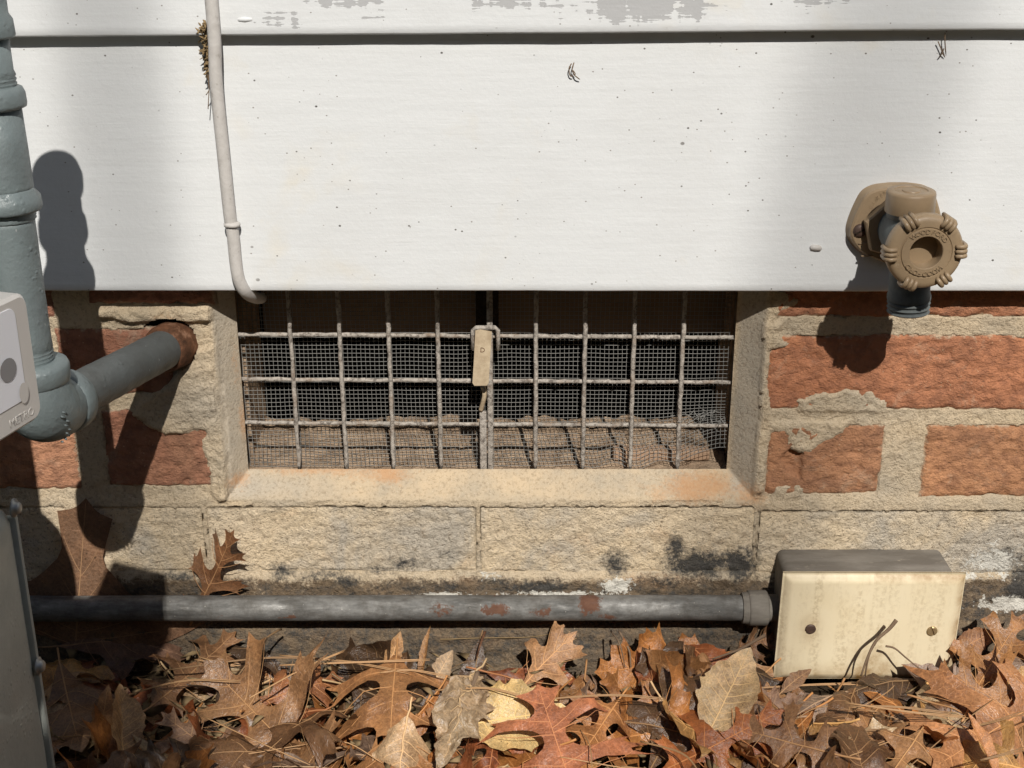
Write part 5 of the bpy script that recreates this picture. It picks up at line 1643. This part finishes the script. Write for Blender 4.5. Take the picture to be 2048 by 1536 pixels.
def hero(name, kind, base, tip, zb, zt, nrm, colr, label, lift=True, **kw):
    """leaf laid from one photograph point to another at given heights; nrm is the way its face looks"""
    zb, zt = zb - 0.008, zt - 0.008
    b, t = atz(*base, zb), atz(*tip, zt)
    rs = random.Random(hash_(label))
    kw.setdefault('cup', rs.choice((-1, 1)) * rs.uniform(0.25, 0.6))
    kw['bend'] = kw.get('bend', 0.0) + rs.uniform(-0.35, 0.35)
    kw['twist'] = kw.get('twist', rs.uniform(-0.35, 0.35))
    colr = (min(colr[0] * 1.22, 0.72), colr[1] * 1.12, colr[2] * 0.98)
    hero3(name, kind, b, t, nrm, colr, label, lift, **kw)
def hero3(name, kind, b, t, nrm, colr, label, lift=True, **kw):
    a = (t - b)
    L = a.length
    a.normalize()
    n = Vector(nrm).normalized()
    n = (n - a * n.dot(a)).normalized()
    r = a.cross(n)
    seed = abs(hash_(label)) % 900
    sh = LeafShape(kind, L, seed, fine=kw.pop('fine', 0.028), **kw)
    R = Matrix((r, a, n)).transposed().to_4x4()
    M = Matrix.Translation(b) @ R
    P = sh.V @ np.array(R.to_3x3()).T + np.array(b)
    if lift:
        dz = settle(P, 60)
        if dz > 0:
            v = CAM - b
            s = min(dz, 0.018) / v.z
            M = Matrix.Translation(v * s) @ M
            P = P + np.array(v * s)
        deposit(P, 0.05)
    place_leaf(name, sh, M, colr, label, None)
def hash_(s):
    h = 7
    for ch in s:
        h = (h * 31 + ord(ch)) % 1000003
    return h
UPC = (0, -0.72, 0.70)
def build_heroes():
    # leaning on the wall behind the conduit, at the left
    hero3('oak_leaf', 'lean', at(150, 1300, -0.0062), at(172, 996, -0.0045), (0.02, -1, 0.1), (0.27, 0.165, 0.105), 'large brown oak leaf leaning on the wall behind the conduit, mostly in shadow', False, width=1.25, wave=0.004, petiole=0.02)
    hero3('oak_leaf', 'oak', at(386, 1240, -0.0062), at(474, 1056, -0.020), (-0.25, -1, 0.1), (0.27, 0.14, 0.07), 'brown oak leaf standing upright behind the conduit, its forked tip in the sun', False, width=0.62, wave=0.03, bend=0.1, cup=-0.5, twist=0.5, petiole=0.05)
    # the heap, left to right
    hero('oak_leaf', 'oak', (640, 1560), (425, 1338), 0.030, 0.052, UPC, (0.27, 0.165, 0.09), 'olive-brown oak leaf with hooked lobe at the edge of the shade', bend=0.35, wave=0.05, width=1.15, cup=0.3)
    hero('oak_leaf', 'oak', (792, 1300), (772, 1600), 0.066, 0.036, UPC, (0.35, 0.195, 0.095), 'largest tan oak leaf, pierced by a hole, below the left half of the vent', bend=-0.35, wave=0.045, width=1.5, holes=[(-0.13, 0.40, 0.045, 0.035), (0.05, 0.62, 0.02, 0.05)], petiole=0.22)
    hero('oak_leaf', 'oak', (500, 1545), (330, 1440), 0.028, 0.034, (0.1, -0.5, 0.85), (0.30, 0.21, 0.16), 'pale mauve-brown oak leaf at the front edge, left of the hooked one', wave=0.05, bend=0.3)
    hero('oak_leaf', 'oak', (300, 1420), (470, 1270), 0.035, 0.045, (0.1, -0.6, 0.8), (0.24, 0.145, 0.085), 'brown oak leaf with bright lobe just inside the shade', wave=0.06, bend=0.4, width=1.0)
    hero('oval_leaf', 'oval', (250, 1540), (235, 1370), 0.035, 0.06, (0.75, -0.6, 0.3), (0.40, 0.29, 0.17), 'spotted straw-coloured leaf on edge near the gas meter', wave=0.05, fold=0.5, width=0.8)
    hero('oval_leaf', 'narrow', (195, 1510), (215, 1370), 0.035, 0.06, (0.5, -0.8, 0.3), (0.30, 0.19, 0.10), 'narrow rolled brown leaf standing near the gas meter', roll=3.0, wave=0.04, width=1.4)
    hero('oak_leaf', 'wide', (120, 1330), (165, 1520), 0.05, 0.03, (0.3, -0.7, 0.6), (0.19, 0.13, 0.09), 'dull brown holed oak leaf right beside the gas meter casing', wave=0.06, holes=[(0.1, 0.4, 0.07, 0.06)], width=1.1)
    hero('oak_leaf', 'wide', (120, 1290), (400, 1275), 0.040, 0.036, (0.0, -0.5, 0.8), (0.19, 0.125, 0.10), 'purplish brown leaf lying under the shaded end of the conduit', wave=0.06, width=0.9)
    hero('oval_leaf', 'narrow', (772, 1350), (802, 1262), 0.040, 0.066, (0.15, -0.95, 0.3), (0.46, 0.30, 0.16), 'folded tan leaf standing up against the conduit below the vent', False, fold=0.45, wave=0.02, cup=0.1, twist=0.0, width=1.6)
    hero('oval_leaf', 'oval', (865, 1370), (905, 1300), 0.035, 0.05, (0.1, -0.85, 0.5), (0.45, 0.37, 0.28), 'small pale grey leaf behind the crumpled one', wave=0.04, width=1.0)
    hero('oval_leaf', 'narrow', (838, 1365), (862, 1252), 0.035, 0.062, (-0.5, -0.8, 0.3), (0.36, 0.22, 0.11), 'thin yellow-brown leaf stalk pointing up below the latch tag', fold=0.7, wave=0.03, width=0.7, petiole=0.02)
    hero('oval_leaf', 'oval', (955, 1330), (880, 1525), 0.080, 0.056, (-0.25, -0.85, 0.5), (0.36, 0.30, 0.22), 'crumpled grey decayed leaf curling like a crescent', crumple=0.085, wave=0.07, bend=-0.5, roll=1.6, width=0.85, fine=0.022)
    hero('oval_leaf', 'oval', (925, 1450), (1140, 1418), 0.056, 0.056, (0, -0.7, 0.7), (0.66, 0.49, 0.26), 'pale yellow leaf showing behind the salmon-red one', wave=0.03, width=1.3)
    hero('oak_leaf', 'oak', (1165, 1640), (1075, 1370), 0.040, 0.078, (0.05, -0.75, 0.66), SALMON, 'glossy salmon-red oak leaf with pointed lobes at the front edge', bend=0.15, wave=0.03, width=1.45, cup=-0.3)
    hero('oak_leaf', 'wide', (1040, 1375), (1150, 1262), 0.032, 0.055, (0.1, -0.9, 0.4), (0.44, 0.28, 0.165), 'pale tan triangular oak leaf propped on the wall below the vent', wave=0.04, width=0.85, bend=0.2)
    hero('oak_leaf', 'redoak', (1425, 1312), (1185, 1348), 0.045, 0.045, (0.0, -0.7, 0.7), (0.37, 0.175, 0.06), 'orange-brown oak leaf lying sideways below the right end of the vent', wave=0.05, width=0.75, bend=0.3)
    hero('oak_leaf', 'oak', (1330, 1400), (1120, 1445), 0.045, 0.040, (0.0, -0.7, 0.7), (0.32, 0.165, 0.07), 'long brown oak leaf just right of the salmon-red one', wave=0.05, width=0.85, bend=0.3)
    hero('oak_leaf', 'oak', (1240, 1395), (1120, 1575), 0.048, 0.032, UPC, (0.37, 0.19, 0.08), 'amber oak leaf with a pinhole at the front, right of the salmon-red one', wave=0.05, width=0.95, bend=-0.3, holes=[(-0.08, 0.3, 0.02, 0.02)])
    hero('oak_leaf', 'wide', (1300, 1540), (1405, 1345), 0.035, 0.062, (-0.1, -0.85, 0.5), (0.125, 0.080, 0.048), 'dark brown oak leaf lying across the pale ribbed leaf', wave=0.03, width=0.95, petiole=0.1)
    hero('oval_leaf', 'oval', (1415, 1470), (1502, 1295), 0.050, 0.088, (-0.3, -0.85, 0.45), (0.52, 0.42, 0.27), 'big pale cream ribbed leaf standing beside the electrical box', wave=0.04, width=1.15, cup=0.4)
    hero('oak_leaf', 'oak', (1320, 1545), (1550, 1430), 0.035, 0.042, UPC, (0.35, 0.135, 0.05), 'rust-orange oak leaf at the front below the pale ribbed leaf', wave=0.05, width=0.9, bend=0.4)
    hero('oak_leaf', 'redoak', (1600, 1470), (1510, 1380), 0.03, 0.045, (0, -0.6, 0.8), (0.37, 0.27, 0.22), 'greyish pink broad leaf in front of the box and conduit nut', wave=0.03, width=1.0)
    hero('oak_leaf', 'oak', (1680, 1510), (1440, 1450), 0.04, 0.035, (0, -0.7, 0.7), (0.27, 0.16, 0.09), 'long brown oak leaf at the front below the electrical box', wave=0.05, bend=0.3)
    hero('oval_leaf', 'narrow', (1560, 1385), (1622, 1335), 0.04, 0.055, (0, -0.9, 0.4), (0.31, 0.21, 0.14), 'curled grey-brown leaf tip touching the lower edge of the box', roll=1.5, bend=0.8, width=1.6)
    hero('oak_leaf', 'oak', (1770, 1530), (1690, 1400), 0.03, 0.045, (0, -0.8, 0.5), (0.30, 0.185, 0.11), 'speckled tan oak leaf below the middle of the cover plate', wave=0.05, width=0.9)
    hero('oak_leaf', 'oak', (2090, 1450), (1865, 1345), 0.040, 0.058, (-0.15, -0.8, 0.55), (0.35, 0.20, 0.095), 'big tan oak leaf with deep bays beside the electrical box', wave=0.045, width=1.25, bend=0.3)
    hero('oak_leaf', 'oak', (1930, 1420), (2035, 1235), 0.040, 0.068, (-0.2, -0.9, 0.35), (0.32, 0.18, 0.085), 'upright oak leaf leaning on the stained wall beyond the box', wave=0.05, width=0.8, bend=0.25)
    hero('oak_leaf', 'oak', (2100, 1390), (1850, 1545), 0.05, 0.034, UPC, (0.42, 0.23, 0.12), 'broad light tan oak leaf filling the lower right corner', wave=0.035, width=1.2)
    hero('oval_leaf', 'narrow', (1995, 1560), (1935, 1425), 0.04, 0.066, (0.5, -0.7, 0.4), (0.46, 0.25, 0.125), 'upright orange leaf edge in front of the broad light tan leaf', fold=0.8, wave=0.03, width=1.2)
    hero('oval_leaf', 'oval', (1905, 1305), (1990, 1262), 0.05, 0.06, (0, -0.8, 0.5), (0.32, 0.19, 0.12), 'ribbed brown oval leaf tucked behind the box edge', wave=0.04, width=1.1)
    hero('oak_leaf', 'wide', (1830, 1520), (1690, 1440), 0.035, 0.04, (0, -0.7, 0.7), (0.33, 0.195, 0.10), 'tan club-lobed oak leaf at the front below the cover plate', wave=0.05, bend=0.3)
    hero('oak_leaf', 'oak', (1470, 1300), (1550, 1270), 0.05, 0.05, (0, -0.9, 0.3), (0.21, 0.125, 0.075), 'small dark brown leaf between conduit nut and box', wave=0.05, width=0.9)
    hero('oak_leaf', 'oak', (470, 1420), (690, 1350), 0.04, 0.045, (0, -0.7, 0.7), (0.27, 0.125, 0.06), 'rust-brown oak leaf lying under the hole-pierced leaf', wave=0.06, width=0.9)
build_heroes()

# ================================================================== PINE NEEDLES, TWIGS, CRUMBS
def build_needles():
    rs = random.Random(5)
    lists = [((330, 1340), (740, 1325), .05), ((560, 1310), (820, 1345), .05), ((560, 1330), (860, 1318), .052), ((870, 1380), (1060, 1395), .06), ((1085, 1398), (1330, 1396), .062), ((500, 1395), (690, 1300), .06), ((1690, 1405), (1935, 1432), .058),
             ((1700, 1412), (1900, 1425), .056), ((1280, 1482), (1400, 1545), .05), ((1160, 1460), (1185, 1545), .05), ((400, 1430), (620, 1530), .055), ((760, 1345), (900, 1352), .052), ((1590, 1440), (1660, 1412), .05), ((1730, 1410), (1790, 1370), .052), ((1960, 1520), (2048, 1495), .06)]
    nd = []
    for a, b, z in lists:
        nd.append((atz(*a, z), atz(*b, z + rs.uniform(-.004, .004))))
    for k in range(20):
        x, y = rs.uniform(-0.33, 0.38), rs.uniform(-0.165, -0.035)
        a = rs.gauss(0, 0.5)
        l = rs.uniform(0.04, 0.10)
        d = Vector((math.cos(a), math.sin(a), 0)) * l / 2
        pts = [Vector((x, y, 0)) - d, Vector((x, y, 0)) + d]
        if max(p.y for p in pts) > -0.012 or any(BOX[0] - .005 < p.x < BOX[1] + .005 and p.y > BOX[4] - .01 for p in pts):
            continue
        out = []
        for p in pts:
            i, j = hf_idx(np.array([[p.x, p.y, 0]]))
            out.append(Vector((p.x, p.y, min(float(HF[i, j][0]) + 0.002, 0.05))))
        nd.append(tuple(out))
    for a, b in nd:
        bm = bmesh.new()
        m = (a + b) / 2 + Vector((rs.gauss(0, .003), rs.gauss(0, .003), rs.uniform(0, .005)))
        pts = bezier([a, m, b], 5)
        n = len(pts)
        sp = Vector((0, -0.0011, 0.0004))
        bm_tube(bm, pts, [0.0004] * (n - 1) + [0.0002], seg=5)
        if rs.random() < 0.6:
            bm_tube(bm, [p + sp * (1 + 3 * i / n) for i, p in enumerate(pts)], [0.0004] * (n - 1) + [0.0002], seg=5)
        o = from_bm('pine_needle', bm, 'needle')
        o.location = (0, 0, 0)
        c_ = (a + b) / 2
        ln = (b - a).length
        for v in (rs.uniform(0.55, 1.1), 0.65, 0.82, 1.02):
            lab = '%s %s pine needle %s, %s' % ('very long' if ln > 0.095 else 'long' if ln > 0.07 else 'short' if ln > 0.052 else 'very short', 'dark' if v < 0.72 else 'pale' if v > 0.95 else 'tan', 'at the front edge' if c_.y < -0.12 else 'mid heap' if c_.y < -0.07 else 'near the wall', where(c_))
            if lab not in USED:
                break
        USED.add(lab)
        o.color = (0.46 * v, 0.27 * v, 0.13 * v, 1)
        tag(o, lab, 'pine needle', 'dry pine needles on the litter')
    def twig(name, label, cat, pts, rad, m='twig', forks=()):
        bm = bmesh.new()
        p = bezier(pts, 6)
        n = len(p)
        bm_tube(bm, p, [rad * (1 - 0.6 * i / n) for i in range(n)], seg=7)
        for f in forks:
            q = bezier(f, 5)
            bm_tube(bm, q, [rad * 0.7 * (1 - 0.6 * i / len(q)) for i in range(len(q))], seg=6)
        tag(from_bm(name, bm, m), label, cat)
    Y = BOX[4]
    twig('leaf_stalk', 'brown forked leaf stalk standing in front of the cover plate', 'stalk', [at(1793, 1240, Y - 0.016), at(1778, 1258, Y - 0.018), at(1752, 1282, Y - 0.022), at(1735, 1315, Y - 0.026), at(1722, 1352, Y - 0.028)], 0.0015,
         forks=[[at(1752, 1282, Y - 0.022), at(1738, 1310, Y - 0.021), at(1730, 1352, Y - 0.020)]])
    twig('leaf_stalk', 'thin curved leaf stalk arching over the lower right of the cover plate', 'stalk', [at(1771, 1292, Y - 0.012), at(1790, 1297, Y - 0.014), at(1815, 1318, Y - 0.018), at(1845, 1340, Y - 0.022), at(1885, 1352, Y - 0.026)], 0.0008)
    twig('twig', 'thin grey-brown twig across the crumpled leaf', 'twig', [atz(955, 1345, .068), atz(940, 1385, .062), atz(922, 1425, .056), atz(905, 1470, .05)], 0.0018)
    twig('twig', 'straight twig leaning from conduit to leaves below the vent', 'twig', [at(1238, 1262, -0.030), atz(1258, 1300, .05), atz(1262, 1335, .04)], 0.0010, forks=[[at(1222, 1262, -0.028), at(1240, 1290, -0.05), atz(1250, 1335, .04)]])
    twig('twig', 'short reddish twig standing below the latch tag', 'twig', [at(970, 1264, -0.022), at(962, 1285, -0.032), atz(952, 1318, .03)], 0.0012, 'rust')
    twig('twig', 'pointed twig lying below the conduit nut', 'twig', [atz(1530, 1270, .066), atz(1480, 1298, .058), atz(1425, 1318, .052)], 0.0013)
    # a pale root hair along the wall under the conduit
    twig('root_hair', 'thin pale root hair clinging to the wall under the conduit', 'root', [at(880, 1279, -0.0065), at(960, 1276, -0.0065), at(1060, 1274, -0.0065), at(1125, 1262, -0.0065)], 0.0005, 'straw')
    # crumbs of leaf, bark and soil between the leaves
    r2 = np.random.default_rng(3)
    V, F = [], []
    for k in range(2600):
        x, y = r2.uniform(-0.42, 0.46), -abs(r2.normal(0.0, 0.09)) - 0.006
        if y < -0.3: continue
        i, j = hf_idx(np.array([[x, y, 0]]))
        z = min(HF[i, j][0], 0.03) * r2.uniform(0.2, 1.0) + 0.002
        s = r2.uniform(0.0015, 0.006)
        c = np.array((x, y, z))
        A = r2.normal(size=(4, 3)) * s * np.array([1, 1, 0.55])
        n0 = len(V)
        V += list(c + A)
        F += [(n0, n0 + 1, n0 + 2), (n0, n0 + 2, n0 + 3), (n0, n0 + 3, n0 + 1), (n0 + 1, n0 + 3, n0 + 2)]
    o = from_np('leaf_crumbs', np.array(V), np.array(F), 'straw', None, None, smooth=False)
    tag(o, 'broken crumbs of leaf and bark between the leaves', 'leaf crumbs', None, 'stuff')
build_needles()

# ================================================================== TREES BEHIND THE CAMERA (they shade the wall) AND AN ADDED SHADE SHRUB
def build_shade():
    def tree(label, x, y, r, h, lean, seed, zr=0.0):
        rs = random.Random(seed)
        g = empty('tree', (x, y, 0), label, 'tree')
        bm = bmesh.new()
        pts = [Vector((x + lean * (h * k / 10 - zr), y, -0.1 + h * k / 10)) for k in range(11)]
        bm_tube(bm, pts, [r * (1.06 - 0.030 * k) for k in range(11)], seg=10)
        from_bm('trunk', bm, 'bark', g)
        for k in range(7):
            bm = bmesh.new()
            z = h * rs.uniform(0.9, 0.99)
            s = Vector((x + lean * (z - zr), y, z))
            a = rs.uniform(0, 6.28)
            d = Vector((math.cos(a), math.sin(a), 0.8)).normalized()
            bm_tube(bm, bezier([s, s + d * 0.5 + Vector((0, 0, .1)), s + d * 1.2 + Vector((0, 0, .5))], 4), [r * 0.35 * (1 - 0.1 * i) for i in range(9)], seg=6)
            from_bm('limb', bm, 'bark', g)
    def shade_from(px, py, L):
        p = at(px, py, -0.015)
        return p - SUN_TRAVEL * (L / SUN_TRAVEL.y)
    p = shade_from(236, 300, 6.0)
    tree('slender bare sapling in the yard opposite the wall', p.x, p.y, 0.0130, 12.0, 0.0, 1)
    p = shade_from(1668, 300, 9.5)
    tree('bare young tree in the yard opposite the wall', p.x, p.y, 0.0195, 14.0, 0.18, 2, p.z)
    # unseen shrub added behind the camera to shade the lower-left leaves
    rs = np.random.default_rng(12)
    g = empty('added_shade_shrub', (-0.45, -1.35, 0), 'unseen evergreen shrub added to shade the leaves at lower left', 'shrub')
    bm = bmesh.new()
    for k in range(5):
        bm_tube(bm, bezier([Vector((-0.45, -1.35, -0.02)), Vector((-0.45 + 0.1 * (k - 2), -1.35 + 0.05 * (k % 2), 0.5)), Vector((-0.45 + 0.17 * (k - 2), -1.33, 1.15))], 5), 0.012, seg=6)
    from_bm('stem', bm, 'bark', g)
    edge = atz(440, 1340, 0.03)
    N = 5200
    V, F = [], []
    c0 = Vector((-0.25, 1.0, 0))
    Lsh = 1.35
    top = 0.012 + (-SUN_TRAVEL.z / SUN_TRAVEL.y) * Lsh
    right = edge.x + (-SUN_TRAVEL.x / SUN_TRAVEL.y) * Lsh
    X = right - np.abs(rs.uniform(0, 0.8, N)); Yv = -Lsh + rs.uniform(-0.14, 0.14, N); Z = rs.uniform(0.05, 1, N) * (top - 0.02)
    for x, y, z in zip(X, Yv, Z):
        # the outline leans with the sun so that the crown has a rounded shoulder
        lim = top + (-(y + Lsh)) * 0.95 - 0.16 * max(0, (x - (right - 0.10)) / 0.10) ** 2
        if z > lim: continue
        R = np.array(Quaternion(rs.normal(size=4)).normalized().to_matrix())
        s = rs.uniform(0.02, 0.038)
        q = np.array([(-s * .5, 0, 0), (0, -s, 0), (s * .5, 0, 0), (0, s, 0)]) @ R.T + np.array((x, y, z))
        n0 = len(V); V += list(q); F.append((n0, n0 + 1, n0 + 2, n0 + 3))
    from_np('foliage', np.array(V), np.array(F), 'green', g, None, smooth=False)
build_shade()

def build_added_hedge():  # added out of view; hides low sky so shadows on the wall deepen
    """unseen evergreen hedge added behind the camera to block the low sky"""
    rs = np.random.default_rng(21)
    g = empty('added_sky_hedge', (0, -4.2, 0), 'unseen evergreen hedge added to block the low sky', 'hedge')
    xs, zs = np.linspace(-9, 9, 181), np.linspace(-0.05, 3.1, 40)
    X, Z = np.meshgrid(xs, zs)
    Y = -4.2 + 0.16 * fbm(X * 3, Z * 3, seed=4) + 0.10 * fbm(X * 11, Z * 11, seed=5) - 0.5 * sstep(2.6, 3.1, Z)
    idx = np.arange(X.size).reshape(X.shape)
    f = np.stack([idx[:-1, :-1], idx[:-1, 1:], idx[1:, 1:], idx[1:, :-1]], -1).reshape(-1, 4)
    from_np('foliage_mass', np.stack([X, Y, Z], -1).reshape(-1, 3), f, 'green', g)
    V, F = [], []
    for k in range(6000):
        x, z = rs.uniform(-9, 9), rs.uniform(0, 3.2)
        R = np.array(Quaternion(rs.normal(size=4)).normalized().to_matrix())
        q = np.array([(-.03, 0, 0), (0, -.05, 0), (.03, 0, 0), (0, .05, 0)]) @ R.T + np.array((x, -4.1 + rs.uniform(-.15, .15) - 0.4 * float(z > 2.8), z))
        n0 = len(V); V += list(q); F.append((n0, n0 + 1, n0 + 2, n0 + 3))
    from_np('leaves', np.array(V), np.array(F), 'green', g, None, smooth=False)
build_added_hedge()
